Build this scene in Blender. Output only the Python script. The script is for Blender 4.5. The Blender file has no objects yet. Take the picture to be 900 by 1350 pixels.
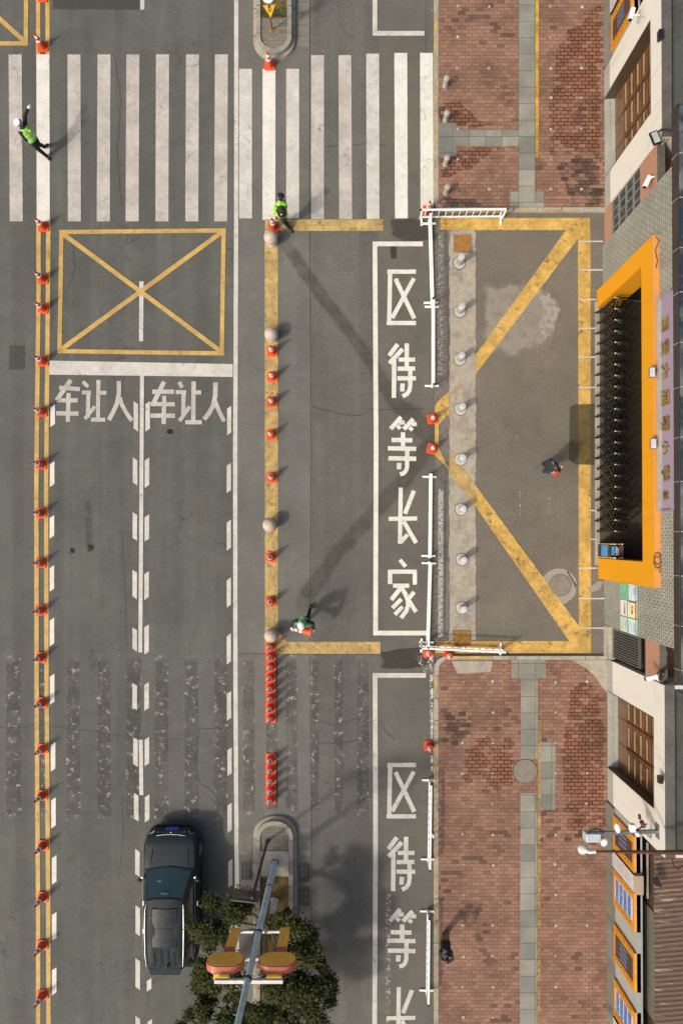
import bpy, bmesh, math, random
from mathutils import Vector, Matrix, Euler
random.seed(7)
PI = math.pi
H = 25.0          # drone height above the road
S = 1/36.0        # metres per photograph pixel on the road
scene = bpy.context.scene
COL = scene.collection

# ------------------------------------------------------------------ camera, sky, sun, exposure
cam_d = bpy.data.cameras.new('camera'); cam = bpy.data.objects.new('camera', cam_d); COL.objects.link(cam)
cam.location = (0, 0, H); cam.rotation_euler = (0, 0, 0)
cam_d.sensor_fit = 'VERTICAL'; cam_d.sensor_height = 36; cam_d.lens = 24
cam_d.shift_x = -10/1350; cam_d.shift_y = 35/1350
cam_d.clip_start = 0.5; cam_d.clip_end = 3000
scene.camera = cam
SUN_AZ, SUN_EL = math.radians(35), math.radians(43)       # shadows run towards +X+Y
w = bpy.data.worlds.new('World'); scene.world = w; w.use_nodes = True
nt = w.node_tree; bg = nt.nodes['Background']
sky = nt.nodes.new('ShaderNodeTexSky'); sky.sky_type = 'NISHITA'; sky.sun_disc = False
sky.sun_elevation = SUN_EL; sky.sun_rotation = math.radians(235)
sky.air_density = 1.0; sky.dust_density = 7.0; sky.ozone_density = 0.6
nt.links.new(sky.outputs[0], bg.inputs[0]); bg.inputs[1].default_value = 0.15
sd = bpy.data.lights.new('sun', 'SUN'); sun = bpy.data.objects.new('sun', sd); COL.objects.link(sun)
sd.energy = 2.0; sd.angle = math.radians(3.6); sd.color = (1.0, 0.95, 0.80)
ldir = Vector((math.cos(SUN_AZ)*math.cos(SUN_EL), math.sin(SUN_AZ)*math.cos(SUN_EL), -math.sin(SUN_EL)))
sun.rotation_euler = ldir.to_track_quat('-Z', 'Y').to_euler(); sun.location = (-20, -20, 30)
scene.view_settings.view_transform = 'Standard'; scene.view_settings.look = 'None'
scene.view_settings.gamma = 1; scene.view_settings.exposure = 0.06
scene.render.engine = 'CYCLES'
scene.cycles.transparent_max_bounces = 16

# ------------------------------------------------------------------ helpers
def P(px, py, z=0.0):
    """ground-plane photograph pixel of the point's foot -> world point at height z"""
    return Vector(((px-460)*S, -(py-710)*S, z))
def Q(px, py, z):
    """photograph pixel where a point at height z shows -> world point"""
    k = (H-z)/900.0
    return Vector(((px-460)*k, -(py-710)*k, z))

class MB:
    def __init__(s): s.v = []; s.f = []; s.mi = []; s.smooth = False
    def poly(s, pts, mi=0):
        n = len(s.v); s.v += [tuple(p) for p in pts]; s.f.append(tuple(range(n, n+len(pts)))); s.mi.append(mi); return s
    def add(s, vs, fs, mi=0):
        n = len(s.v); s.v += [tuple(v) for v in vs]
        for f in fs: s.f.append(tuple(n+i for i in f)); s.mi.append(mi)
        return s
    def box(s, a, b, mi=0):
        x0,x1 = sorted((a[0],b[0])); y0,y1 = sorted((a[1],b[1])); z0,z1 = sorted((a[2],b[2]))
        vs = [(x0,y0,z0),(x1,y0,z0),(x1,y1,z0),(x0,y1,z0),(x0,y0,z1),(x1,y0,z1),(x1,y1,z1),(x0,y1,z1)]
        return s.add(vs, [(3,2,1,0),(4,5,6,7),(0,1,5,4),(1,2,6,5),(2,3,7,6),(3,0,4,7)], mi)
    def prism(s, pts, z0, z1, mi=0):
        n = len(pts)
        vs = [(p[0],p[1],z0) for p in pts]+[(p[0],p[1],z1) for p in pts]
        fs = [tuple(range(n-1,-1,-1)), tuple(range(n,2*n))]+[(i,(i+1)%n,n+(i+1)%n,n+i) for i in range(n)]
        return s.add(vs, fs, mi)
    def bar(s, a, b, w, h=None, up=Vector((0,0,1)), mi=0):
        a = Vector(a); b = Vector(b); h = h or w
        d = (b-a).normalized()
        if abs(d.dot(up)) > .98: up = Vector((1,0,0))
        u = d.cross(up).normalized()*w/2; v = u.cross(d).normalized()*h/2
        vs = [a-u-v, a+u-v, a+u+v, a-u+v, b-u-v, b+u-v, b+u+v, b-u+v]
        return s.add(vs, [(3,2,1,0),(4,5,6,7),(0,1,5,4),(1,2,6,5),(2,3,7,6),(3,0,4,7)], mi)
    def tube(s, pts, r, n=10, mi=0, cap=True):
        pts = [Vector(p) for p in pts]
        rr = r if isinstance(r, (list,tuple)) else [r]*len(pts)
        base = len(s.v); prev = None
        for i,p in enumerate(pts):
            d = (pts[min(i+1,len(pts)-1)]-pts[max(i-1,0)]).normalized()
            if prev is None:
                up = Vector((0,0,1)) if abs(d.z) < .9 else Vector((1,0,0))
                u = d.cross(up).normalized()
            else:
                u = (prev-d*prev.dot(d)).normalized()
            prev = u; v = d.cross(u)
            for k in range(n):
                a = 2*PI*k/n; s.v.append(tuple(p+(u*math.cos(a)+v*math.sin(a))*rr[i]))
        for i in range(len(pts)-1):
            for k in range(n):
                a = base+i*n+k; b = base+i*n+(k+1)%n
                s.f.append((a,b,b+n,a+n)); s.mi.append(mi)
        if cap:
            s.f.append(tuple(base+k for k in range(n-1,-1,-1))); s.mi.append(mi)
            m = base+(len(pts)-1)*n; s.f.append(tuple(m+k for k in range(n))); s.mi.append(mi)
        return s
    def lathe(s, c, prof, n=20, mi=0):
        c = Vector(c); base = len(s.v)
        for (r,z) in prof:
            for k in range(n):
                a = 2*PI*k/n; s.v.append((c.x+r*math.cos(a), c.y+r*math.sin(a), c.z+z))
        for i in range(len(prof)-1):
            for k in range(n):
                a = base+i*n+k; b = base+i*n+(k+1)%n
                s.f.append((a,b,b+n,a+n)); s.mi.append(mi)
        m = base+(len(prof)-1)*n
        s.f.append(tuple(base+k for k in range(n-1,-1,-1))); s.mi.append(mi)
        s.f.append(tuple(m+k for k in range(n))); s.mi.append(mi)
        return s
    def ball(s, c, r, n=16, m=10, rot=None, mi=0):
        c = Vector(c); r = r if isinstance(r,(tuple,list)) else (r,r,r); base = len(s.v)
        R = rot or Matrix.Identity(3)
        for i in range(m+1):
            t = PI*i/m
            for k in range(n):
                a = 2*PI*k/n
                p = Vector((r[0]*math.sin(t)*math.cos(a), r[1]*math.sin(t)*math.sin(a), r[2]*math.cos(t)))
                s.v.append(tuple(c+R@p))
        for i in range(m):
            for k in range(n):
                a = base+i*n+k; b = base+i*n+(k+1)%n
                s.f.append((a,a+n,b+n,b)); s.mi.append(mi)
        return s
    def mesh(s, me, mat=Matrix.Identity(4), mi=0):
        s.add([mat@v.co for v in me.vertices], [tuple(p.vertices) for p in me.polygons], mi); return s
    def build(s, name, mats, parent=None, smooth=None, bevel=0, label=None, cat=None, group=None, kind=None, origin=None):
        me = bpy.data.meshes.new(name); 
        vs = s.v
        if origin is not None: vs = [tuple(Vector(v)-origin) for v in vs]
        me.from_pydata(vs, [], s.f)
        for m in (mats if isinstance(mats,(list,tuple)) else [mats]): me.materials.append(m)
        me.polygons.foreach_set('material_index', s.mi)
        bm = bmesh.new(); bm.from_mesh(me)
        bmesh.ops.remove_doubles(bm, verts=bm.verts, dist=1e-5)
        bmesh.ops.dissolve_degenerate(bm, edges=bm.edges, dist=1e-6)
        bm.to_mesh(me); bm.free()
        sm = s.smooth if smooth is None else smooth
        if sm:
            me.polygons.foreach_set('use_smooth', [True]*len(me.polygons))
            try: me.set_sharp_from_angle(angle=math.radians(38))
            except Exception: pass
        o = bpy.data.objects.new(name, me); COL.objects.link(o)
        if origin is not None: o.location = origin
        if parent is not None: o.parent = parent
        if bevel:
            b = o.modifiers.new('bevel','BEVEL'); b.width = bevel; b.segments = 2; b.limit_method = 'ANGLE'; b.angle_limit = math.radians(35)
        tag(o, label, cat, group, kind); return o

def tag(o, label=None, cat=None, group=None, kind=None):
    if label: o['label'] = label
    if cat: o['category'] = cat
    if group: o['group'] = group
    if kind: o['kind'] = kind
    return o
def empty(name, loc, rz=0, label=None, cat=None, group=None):
    o = bpy.data.objects.new(name, None); COL.objects.link(o); o.location = loc; o.rotation_euler = (0,0,rz)
    o.empty_display_size = .2
    return tag(o, label, cat, group)
def copy_tree(o, parent=None):
    c = o.copy(); COL.objects.link(c)
    if parent is not None: c.parent = parent
    for ch in [x for x in KIDS.get(o.name, [])]: copy_tree(ch, c)
    return c
KIDS = {}
def register(o):
    KIDS[o.name] = list(o.children)
    for c in o.children: register(c)
ORD = ['first','second','third','fourth','fifth','sixth','seventh','eighth','ninth','tenth','eleventh','twelfth','thirteenth','fourteenth','fifteenth','sixteenth','seventeenth','eighteenth']

# ------------------------------------------------------------------ materials
class G:
    """small node-graph builder"""
    def __init__(s, name):
        s.m = bpy.data.materials.new(name); s.m.use_nodes = True; s.t = s.m.node_tree
        s.b = s.t.nodes['Principled BSDF']; s.co = None
    def n(s, typ, **kw):
        n = s.t.nodes.new(typ)
        for k,v in kw.items():
            if k in n.inputs.keys(): s.put(n.inputs[k], v)
            else: setattr(n, k, v)
        return n
    def put(s, inp, v):
        if isinstance(v, bpy.types.NodeSocket): s.t.links.new(v, inp)
        elif isinstance(v, (tuple,list)) and inp.type == 'RGBA' and len(v) == 3: inp.default_value = (*v, 1)
        else: inp.default_value = v
    def coord(s):
        if s.co is None: s.co = s.n('ShaderNodeTexCoord').outputs['Object']
        return s.co
    def scaled(s, sc, loc=(0,0,0), rot=(0,0,0)):
        m = s.n('ShaderNodeMapping'); s.t.links.new(s.coord(), m.inputs[0])
        m.inputs['Scale'].default_value = sc; m.inputs['Location'].default_value = loc; m.inputs['Rotation'].default_value = rot
        return m.outputs[0]
    def noise(s, scale, detail=3, rough=.55, vec=None, dist=0):
        n = s.n('ShaderNodeTexNoise'); s.put(n.inputs['Vector'], vec or s.coord())
        n.inputs['Scale'].default_value = scale; n.inputs['Detail'].default_value = detail
        n.inputs['Roughness'].default_value = rough; n.inputs['Distortion'].default_value = dist
        return n.outputs['Fac']
    def vor(s, scale, feature='F1', vec=None, out='Distance', rnd=1):
        n = s.n('ShaderNodeTexVoronoi', feature=feature); s.put(n.inputs['Vector'], vec or s.coord())
        n.inputs['Scale'].default_value = scale; n.inputs['Randomness'].default_value = rnd
        return n.outputs[out]
    def ramp(s, fac, a, b, va=0.0, vb=1.0):
        n = s.n('ShaderNodeMapRange', interpolation_type='SMOOTHSTEP'); s.put(n.inputs[0], fac)
        for i,v in enumerate((a,b,va,vb)): n.inputs[i+1].default_value = v
        return n.outputs[0]
    def math(s, op, a, b=0.0, clamp=False):
        n = s.n('ShaderNodeMath', operation=op, use_clamp=clamp); s.put(n.inputs[0], a); s.put(n.inputs[1], b); return n.outputs[0]
    def mix(s, fac, a, b, mode='MIX'):
        n = s.n('ShaderNodeMix', data_type='RGBA', blend_type=mode); s.put(n.inputs[0], fac); s.put(n.inputs[6], a); s.put(n.inputs[7], b)
        return n.outputs[2]
    def bright(s, col, fac):
        """multiply a colour by a scalar"""
        c = s.n('ShaderNodeVectorMath', operation='SCALE'); s.put(c.inputs[0], col); s.put(c.inputs['Scale'], fac); return c.outputs[0]
    def bump(s, h, strength=.3, dist=.01):
        n = s.n('ShaderNodeBump'); s.put(n.inputs['Height'], h); n.inputs['Strength'].default_value = strength; n.inputs['Distance'].default_value = dist
        s.t.links.new(n.outputs[0], s.b.inputs['Normal'])
    def out(s, col, rough=.8, metal=0, spec=None, coat=None):
        s.put(s.b.inputs['Base Color'], col); s.put(s.b.inputs['Roughness'], rough); s.put(s.b.inputs['Metallic'], metal)
        if spec is not None: s.b.inputs['Specular IOR Level'].default_value = spec
        if coat is not None: s.b.inputs['Coat Weight'].default_value = coat; s.b.inputs['Coat Roughness'].default_value = .06
        return s.m
    def alpha(s, a): s.put(s.b.inputs['Alpha'], a)

def rgb(r, g, b):
    f = lambda c: (c/255/12.92) if c/255 <= .04045 else ((c/255+.055)/1.055)**2.4
    return (f(r), f(g), f(b))

def asphalt(name, col, grain=.22, crack=.5, spec_amt=.5, streak=.10, seed=0, crackscale=.55):
    g = G(name); off = (seed*7.3, seed*3.1, 0)
    base = g.scaled((1,1,1), off)
    f = g.noise(26, 3, .75, base)                       # aggregate
    f2 = g.noise(85, 2, .8, base)
    big = g.noise(.35, 4, .6, base); f3 = g.noise(11, 4, .8, base)
    mid = g.noise(2.2, 4, .65, base)
    st = g.noise(1.6, 3, .5, g.scaled((1,.035,1), off))  # wheel tracks along the lane
    k = g.math('ADD', g.ramp(f, .3, .7, 1-grain, 1+grain), g.ramp(f2, .3, .7, -grain*.8, grain*.8))
    k = g.math('MULTIPLY', k, g.ramp(big, .3, .7, .90, 1.10)); k = g.math('MULTIPLY', k, g.ramp(f3, .3, .7, 1-grain*.45, 1+grain*.45))
    k = g.math('MULTIPLY', k, g.ramp(mid, .3, .7, .94, 1.06))
    k = g.math('MULTIPLY', k, g.ramp(st, .35, .68, 1-streak, 1+streak))
    # cracks
    dn = g.n('ShaderNodeTexNoise'); g.put(dn.inputs['Vector'], base); dn.inputs['Scale'].default_value = 1.7; dn.inputs['Detail'].default_value = 5
    dv = g.n('ShaderNodeVectorMath', operation='MULTIPLY_ADD'); g.put(dv.inputs[0], dn.outputs['Color']); dv.inputs[1].default_value = (.9,.9,0); g.put(dv.inputs[2], base)
    e = g.vor(crackscale, 'DISTANCE_TO_EDGE', dv.outputs[0])
    e2 = g.vor(crackscale*4.5, 'DISTANCE_TO_EDGE', dv.outputs[0])
    m1 = g.ramp(g.noise(.25, 3, .6, g.scaled((1,1,1),(off[0]+5,off[1]+9,0))), .50, .62)
    m2 = g.ramp(g.noise(.4, 3, .6, g.scaled((1,1,1),(off[0]+15,off[1]+3,0))), .56, .68)
    c1 = g.math('MULTIPLY', g.ramp(e, .001, .008, .7, 0), m1)
    c2 = g.math('MULTIPLY', g.ramp(e2, .004, .05, .55, 0), m2)
    c = g.math('MULTIPLY', g.math('MAXIMUM', c1, c2), crack)
    k = g.math('MULTIPLY', k, g.math('SUBTRACT', 1.0, c))
    colr = g.bright(col, k)
    # pale and dark specks (chips, gum, oil)
    sp = g.ramp(g.vor(3.1, 'F1', base), .02, .035, 1, 0)
    colr = g.mix(g.math('MULTIPLY', sp, spec_amt), colr, (.30,.29,.26))
    sp2 = g.ramp(g.vor(1.3, 'F1', g.scaled((1,1,1),(3,8,0))), .02, .05, 1, 0)
    colr = g.mix(g.math('MULTIPLY', sp2, .6), colr, (.03,.029,.027))
    warm = g.ramp(g.noise(.8, 4, .6, g.scaled((1,1,1),(31,17,0))), .45, .75)
    colr = g.mix(g.math('MULTIPLY', warm, .25), colr, g.bright((1.08*col[0],col[1],.88*col[2]), k))
    g.bump(g.math('ADD', f, g.math('MULTIPLY', f2, .6)), .45, .012)
    return g.out(colr, .88, spec=.3)

def paint(name, col, wear=.25, dirt=.3, under=None, wscale=5, scale_crack=2.2):
    g = G(name)
    f = g.noise(30, 3, .7); big = g.noise(1.2, 4, .65); tr = g.noise(5, 5, .7)
    k = g.math('MULTIPLY', g.ramp(f, .3, .7, .93, 1.06), g.ramp(big, .3, .7, 1-dirt*.5, 1+dirt*.25))
    k = g.math('MULTIPLY', k, g.ramp(tr, .35, .7, 1+dirt*.15, 1-dirt*.4))
    dn = g.n('ShaderNodeTexNoise'); g.put(dn.inputs['Vector'], g.coord()); dn.inputs['Scale'].default_value = 3; dn.inputs['Detail'].default_value = 4
    dv = g.n('ShaderNodeVectorMath', operation='MULTIPLY_ADD'); g.put(dv.inputs[0], dn.outputs['Color']); dv.inputs[1].default_value = (.5,.5,0); g.put(dv.inputs[2], g.coord())
    e = g.vor(scale_crack, 'DISTANCE_TO_EDGE', dv.outputs[0])
    ck = g.math('MULTIPLY', g.ramp(e, .004, .016, 1, 0), g.ramp(g.noise(.9,2), .45, .6, 0, .45))
    k = g.math('MULTIPLY', k, g.math('SUBTRACT', 1.0, ck))
    c = g.bright(col, k)
    # paint edge worn through to the asphalt
    wn = g.math('ADD', g.math('MULTIPLY', g.noise(wscale, 5, .7), .6), g.math('MULTIPLY', g.noise(wscale*7, 4, .75), .4))
    a = g.ramp(wn, .5-.0-.18+wear*.22-.03, .5-.18+wear*.22+.03, 0, 1)
    g.alpha(a); g.bump(f, .2, .006)
    return g.out(c, .7, spec=.35)

def simple(name, col, rough=.6, metal=0, var=.08, scale=8, coat=None, bump=0, spec=None, stretch=None):
    g = G(name)
    v = g.scaled(stretch) if stretch else None
    k = g.ramp(g.noise(scale, 4, .65, v), .3, .7, 1-var, 1+var)
    k = g.math('MULTIPLY', k, g.ramp(g.noise(scale*.17, 3, .6), .3, .7, 1-var, 1+var))
    if bump: g.bump(g.noise(scale*3, 3), bump, .01)
    r = g.ramp(g.noise(scale*.7, 3, .6), .3, .7, max(0.02,rough-.07), min(1,rough+.07))
    return g.out(g.bright(col, k), r, metal, spec, coat)

def grimy(name, col, dirtcol, amount=.5, rough=.85, scale=1.5, fine=.12, bump=.2, bscale=40):
    g = G(name)
    n1 = g.noise(scale, 6, .7); n2 = g.noise(bscale, 3, .75); n3 = g.noise(scale*5, 5, .7)
    k = g.math('MULTIPLY', g.ramp(n2, .3, .7, 1-fine, 1+fine), g.ramp(n3, .3, .7, .88, 1.1))
    c = g.mix(g.math('MULTIPLY', g.ramp(n1, .45, .68), amount), g.bright(col, k), g.bright(dirtcol, k))
    g.bump(n2, bump, .01)
    return g.out(c, rough, spec=.3)

def overlay(name, col, amount=.6, nscale=2.5, lo=.35, hi=.6, fine=.1, soft=.35, rough=.85, stretch=None):
    """stain / repair sheet: vertex attribute 'a' feathers the outline, noise breaks it up"""
    g = G(name)
    at = g.n('ShaderNodeAttribute', attribute_name='a').outputs['Fac']
    n = g.noise(nscale, 5, .65, g.scaled(stretch) if stretch else None)
    k = g.ramp(g.noise(45, 3, .75), .3, .7, 1-fine*2, 1+fine*2)
    x = g.math('ADD', at, g.math('MULTIPLY', g.math('SUBTRACT', n, .5), 1.6))
    a = g.math('MULTIPLY', g.ramp(x, lo, hi), amount)
    g.alpha(a)
    return g.out(g.bright(col, k), rough, spec=.3)

M = {}
M['asph_l'] = asphalt('asphalt_main', (.099,.101,.091), seed=1, crack=.55, grain=.22)
M['asph_m'] = asphalt('asphalt_median', (.135,.134,.120), seed=2, crack=.25, streak=.05, grain=.21)
M['asph_r'] = asphalt('asphalt_lane', (.113,.111,.099), seed=3, crack=.35, grain=.30)
M['asph_d'] = asphalt('asphalt_driveway', (.150,.135,.112), seed=4, crack=.08, streak=.02, grain=.26)
M['asph_bay'] = asphalt('asphalt_bay', (.116,.109,.094), seed=5, crack=.12, streak=.03, grain=.14)
M['asph_new'] = asphalt('asphalt_patch', (.055,.055,.052), seed=6, crack=.0, streak=.0, grain=.15)
M['white_old'] = paint('white_paint_old', (.455,.43,.385), wear=.25, dirt=.35)
M['white_new'] = paint('white_paint_fresh', (.66,.64,.585), wear=.18, dirt=.2)
M['white_mid'] = paint('white_paint_faded', (.54,.52,.475), wear=.25, dirt=.3)
M['white_worn'] = paint('white_paint_worn_away', (.55,.53,.5), wear=1.05, dirt=.2, wscale=6)
M['white_rag'] = paint('white_paint_ragged', (.60,.58,.54), wear=.85, dirt=.2, wscale=4)
M['ghost'] = paint('paint_ghost_specks', (.36,.35,.32), wear=1.14, dirt=.3, wscale=4)
M['yel_old'] = paint('yellow_paint_line', (.52,.335,.105), wear=.2, dirt=.4)
M['yel_dirty'] = paint('yellow_paint_dirty', (.46,.325,.125), wear=.45, dirt=.55, wscale=3.5)
M['yel_gate'] = paint('yellow_paint_driveway', (.56,.36,.095), wear=.45, dirt=.5, wscale=3)
M['yel_kerb'] = paint('yellow_paint_kerb', (.55,.34,.05), wear=.9, dirt=.5, wscale=1.6)
M['conc'] = grimy('kerb_concrete', (.36,.33,.27), (.16,.145,.115), .6)
M['conc_d'] = grimy('concrete_dark', (.17,.165,.145), (.09,.088,.078), .6)
M['slab'] = grimy('gutter_slab', (.19,.18,.155), (.13,.12,.105), .6)
M['conc_strip'] = grimy('concrete_strip', (.37,.335,.275), (.21,.185,.145), .7, scale=1.3, bump=.4)
M['soil'] = grimy('dry_soil', (.20,.125,.05), (.10,.085,.035), .8, scale=3, fine=.4, bump=1.0, bscale=30)
M['rust'] = grimy('rusty_plate', (.33,.165,.04), (.17,.085,.03), .9, scale=5, rough=.75)
M['iron'] = grimy('cast_iron', (.23,.205,.17), (.13,.115,.09), .5, scale=6)
M['grate'] = simple('drain_grate', (.035,.035,.034), .7)
M['grate_bar'] = simple('drain_grate_bar', (.10,.10,.095), .7)
M['tactile'] = None

def brickmat(name, c1, c2, mortar, bw=.257, rh=.1345, ms=.006, grime=.5, overlay_a=None, dark=(.06,.04,.03)):
    g = G(name)
    v = g.coord()
    dn = g.n('ShaderNodeTexNoise'); g.put(dn.inputs['Vector'], v); dn.inputs['Scale'].default_value = 6; dn.inputs['Detail'].default_value = 3
    dv = g.n('ShaderNodeVectorMath', operation='MULTIPLY_ADD'); g.put(dv.inputs[0], dn.outputs['Color']); dv.inputs[1].default_value = (.018,.018,0); g.put(dv.inputs[2], v)
    b = g.n('ShaderNodeTexBrick', offset=.5, squash=1.0); g.put(b.inputs['Vector'], dv.outputs[0])
    b.inputs['Scale'].default_value = 1; b.inputs['Brick Width'].default_value = bw; b.inputs['Row Height'].default_value = rh
    b.inputs['Mortar Size'].default_value = ms; b.inputs['Mortar Smooth'].default_value = .3; b.inputs['Bias'].default_value = 0
    g.put(b.inputs['Color1'], c1); g.put(b.inputs['Color2'], c2); g.put(b.inputs['Mortar'], mortar)
    k = g.math('MULTIPLY', g.ramp(g.noise(38, 3, .75), .3, .7, .82, 1.16), g.ramp(g.noise(.7, 5, .65), .3, .7, .84, 1.14))
    c = g.bright(b.outputs['Color'], k)
    gr = g.ramp(g.noise(.8, 7, .75, g.scaled((1,1,1),(13,4,0))), .50, .72, 0, grime)
    c = g.mix(gr, c, g.bright(dark, k))
    # single stained bricks
    rnd = g.n('ShaderNodeTexBrick', offset=.5); g.put(rnd.inputs['Vector'], dv.outputs[0])
    rnd.inputs['Scale'].default_value = 1; rnd.inputs['Brick Width'].default_value = bw; rnd.inputs['Row Height'].default_value = rh
    rnd.inputs['Mortar Size'].default_value = 0; g.put(rnd.inputs['Color1'], (0,0,0)); g.put(rnd.inputs['Color2'], (1,1,1))
    sel = g.math('MULTIPLY', g.ramp(rnd.outputs['Color'], .82, .86), g.ramp(g.noise(.55, 3, .6, g.scaled((1,1,1),(3,44,0))), .50, .62, 0, .6))
    c = g.mix(sel, c, g.bright((.055,.042,.034), k))
    gum = g.ramp(g.vor(1.1, 'F1'), .02, .03, .8, 0)
    c = g.mix(gum, c, (.05,.035,.03))
    if overlay_a:
        at = g.n('ShaderNodeAttribute', attribute_name='a').outputs['Fac']
        x = g.math('ADD', at, g.math('MULTIPLY', g.math('SUBTRACT', g.noise(1.5, 6, .75), .55), 2.6))
        x = g.math('ADD', x, g.math('MULTIPLY', g.math('SUBTRACT', rnd.outputs['Color'], .5), .9))
        g.alpha(g.math('MULTIPLY', g.ramp(x, .30, .95), overlay_a))
    h = g.math('ADD', g.math('MULTIPLY', b.outputs['Fac'], -1.0), g.math('MULTIPLY', g.noise(38,3,.75), .25))
    g.bump(h, .5, .006)
    return g.out(c, .85, spec=.3)
M['brick'] = brickmat('pavement_brick', (.285,.160,.112), (.195,.110,.080), (.090,.054,.040), ms=.008, grime=.42)
M['brick_red'] = brickmat('pavement_brick_red_wet', (.33,.145,.085), (.20,.088,.055), (.035,.018,.013), ms=.017, grime=.35, overlay_a=.85)
M['brick_grey'] = brickmat('pavement_brick_grey_dirt', (.15,.118,.088), (.085,.068,.052), (.018,.014,.012), ms=.018, grime=.3, overlay_a=.5)
M['brick_isl'] = brickmat('island_brick', (.20,.185,.15), (.155,.145,.12), (.09,.08,.065), bw=.25, rh=.13, grime=.3)
M['ledge'] = brickmat('ledge_paver', (.18,.175,.15), (.15,.145,.125), (.07,.07,.06), bw=.22, rh=.4, grime=.3)

def tactile(name):
    g = G(name)
    b = g.n('ShaderNodeTexBrick', offset=0.0); g.put(b.inputs['Vector'], g.scaled((1,1,1), (-6.167+.6*20,.35+.6*60,0)))
    b.inputs['Scale'].default_value = 1; b.inputs['Brick Width'].default_value = .6; b.inputs['Row Height'].default_value = .6
    b.inputs['Mortar Size'].default_value = .008
    g.put(b.inputs['Color1'], (.285,.28,.235)); g.put(b.inputs['Color2'], (.185,.19,.165)); g.put(b.inputs['Mortar'], (.07,.07,.06))
    # raised guide ribs / blisters
    v = g.vor(16, 'F1', rnd=0)
    d = g.ramp(v, .25, .42, 1, 0)
    k = g.math('MULTIPLY', g.ramp(g.noise(30,3,.7), .3,.7,.86,1.12), g.ramp(g.noise(1.0,5,.65), .3,.7,.82,1.16))
    k = g.math('MULTIPLY', k, g.ramp(d, 0, 1, .93, 1.05))
    c = g.bright(b.outputs['Color'], k)
    g.bump(g.math('ADD', g.math('MULTIPLY', d, .6), g.math('MULTIPLY', b.outputs['Fac'], -1.0)), .5, .006)
    return g.out(c, .85, spec=.3)
M['tactile'] = tactile('tactile_paving')

def tilewall(name):
    g = G(name)
    sx = g.n('ShaderNodeSeparateXYZ'); g.put(sx.inputs[0], g.coord())
    cx = g.n('ShaderNodeCombineXYZ'); g.put(cx.inputs[0], sx.outputs[1]); g.put(cx.inputs[1], sx.outputs[2])
    b = g.n('ShaderNodeTexBrick', offset=.5); g.put(b.inputs['Vector'], cx.outputs[0])
    b.inputs['Scale'].default_value = 1; b.inputs['Brick Width'].default_value = .20; b.inputs['Row Height'].default_value = .135
    b.inputs['Mortar Size'].default_value = .013; b.inputs['Mortar Smooth'].default_value = .2
    g.put(b.inputs['Color1'], (.30,.31,.275)); g.put(b.inputs['Color2'], (.25,.26,.235)); g.put(b.inputs['Mortar'], (.095,.10,.09))
    k = g.math('MULTIPLY', g.ramp(g.noise(25,3,.7), .3,.7,.93,1.06), g.ramp(g.noise(.9,4,.65), .3,.7,.92,1.08))
    st = g.ramp(g.noise(2.2,4,.6,g.scaled((1,1,.12))), .4,.75, 1.03,.88)
    g.bump(g.math('MULTIPLY', b.outputs['Fac'], -1.0), .6, .01)
    return g.out(g.bright(b.outputs['Color'], g.math('MULTIPLY', k, st)), .45)
M['tile'] = tilewall('grey_wall_tile')

def stucco(name, col, streak=.15, st=(.3,.26,.2)):
    g = G(name)
    s1 = g.noise(3.0, 5, .65, g.scaled((1,1,.1))); f = g.noise(45,3,.7)
    c = g.mix(g.ramp(s1, .48, .75, 0, streak), g.bright(col, g.ramp(f,.3,.7,.95,1.05)), st)
    c = g.mix(g.ramp(g.noise(.8,5,.7), .55,.75,0,streak), c, st)
    g.bump(f, .15, .005)
    return g.out(c, .85, spec=.3)
M['stucco'] = stucco('white_stucco', (.58,.565,.525), .45, (.40,.37,.32))
M['terra'] = stucco('terracotta_render', (.35,.19,.13), .3, (.20,.12,.08))
M['plinth'] = stucco('plinth_grey', (.30,.31,.29), .4, (.2,.2,.18))
M['orange'] = stucco('orange_cladding', (.60,.265,.003), .5, (.46,.20,.015))
M['orange_top'] = stucco('orange_dusty_top', (.60,.27,.08), .6, (.45,.24,.12))
M['purple'] = stucco('purple_sign_panel', (.27,.215,.285), .3, (.24,.19,.22))
M['gold'] = simple('gold_letter', (.26,.17,.07), .45, .3, .35)
M['roofc'] = grimy('roof_screed', (.075,.082,.07), (.048,.05,.043), .7, scale=.8)
M['coping'] = simple('roof_coping', (.10,.092,.08), .7, var=.15)
M['wood'] = simple('brown_window_wood', (.15,.064,.022), .5, var=.25, scale=6)
M['wood_d'] = simple('dark_brown_frame', (.055,.038,.026), .35, var=.15)
M['bar_cream'] = simple('cream_bar', (.30,.24,.15), .5)
M['sill'] = simple('pale_sill', (.34,.35,.32), .35, var=.1)
M['glass_d'] = simple('dark_window_glass', (.03,.034,.034), .12, var=.2, spec=.8)
M['mull'] = simple('grey_mullion', (.16,.175,.17), .45)
M['louvre'] = simple('dark_louvre', (.075,.082,.08), .5)
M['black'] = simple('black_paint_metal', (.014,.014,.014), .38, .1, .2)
M['shade_black'] = simple('painted_shade_black', (.02,.018,.016), .9)  # near-black paint standing in for shade inside the gatehouse and louvre recess
M['fascia'] = simple('dark_brown_fascia', (.030,.025,.022), .45, var=.15)
M['white_m'] = simple('white_powder_coat', (.80,.80,.78), .4, var=.04)
M['grey_m'] = simple('grey_metal', (.20,.22,.23), .4, .5)
M['steel'] = simple('brushed_steel', (.62,.66,.68), .35, .35, .06)
M['steel_ring'] = simple('steel_flange', (.52,.53,.51), .45, .35, .12)
M['stone'] = grimy('polished_granite', (.46,.40,.33), (.33,.27,.21), .6, rough=.42, scale=8, fine=.15, bump=.05)
M['cbollard'] = grimy('concrete_bollard', (.34,.34,.31), (.22,.21,.18), .5, scale=6)
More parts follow.
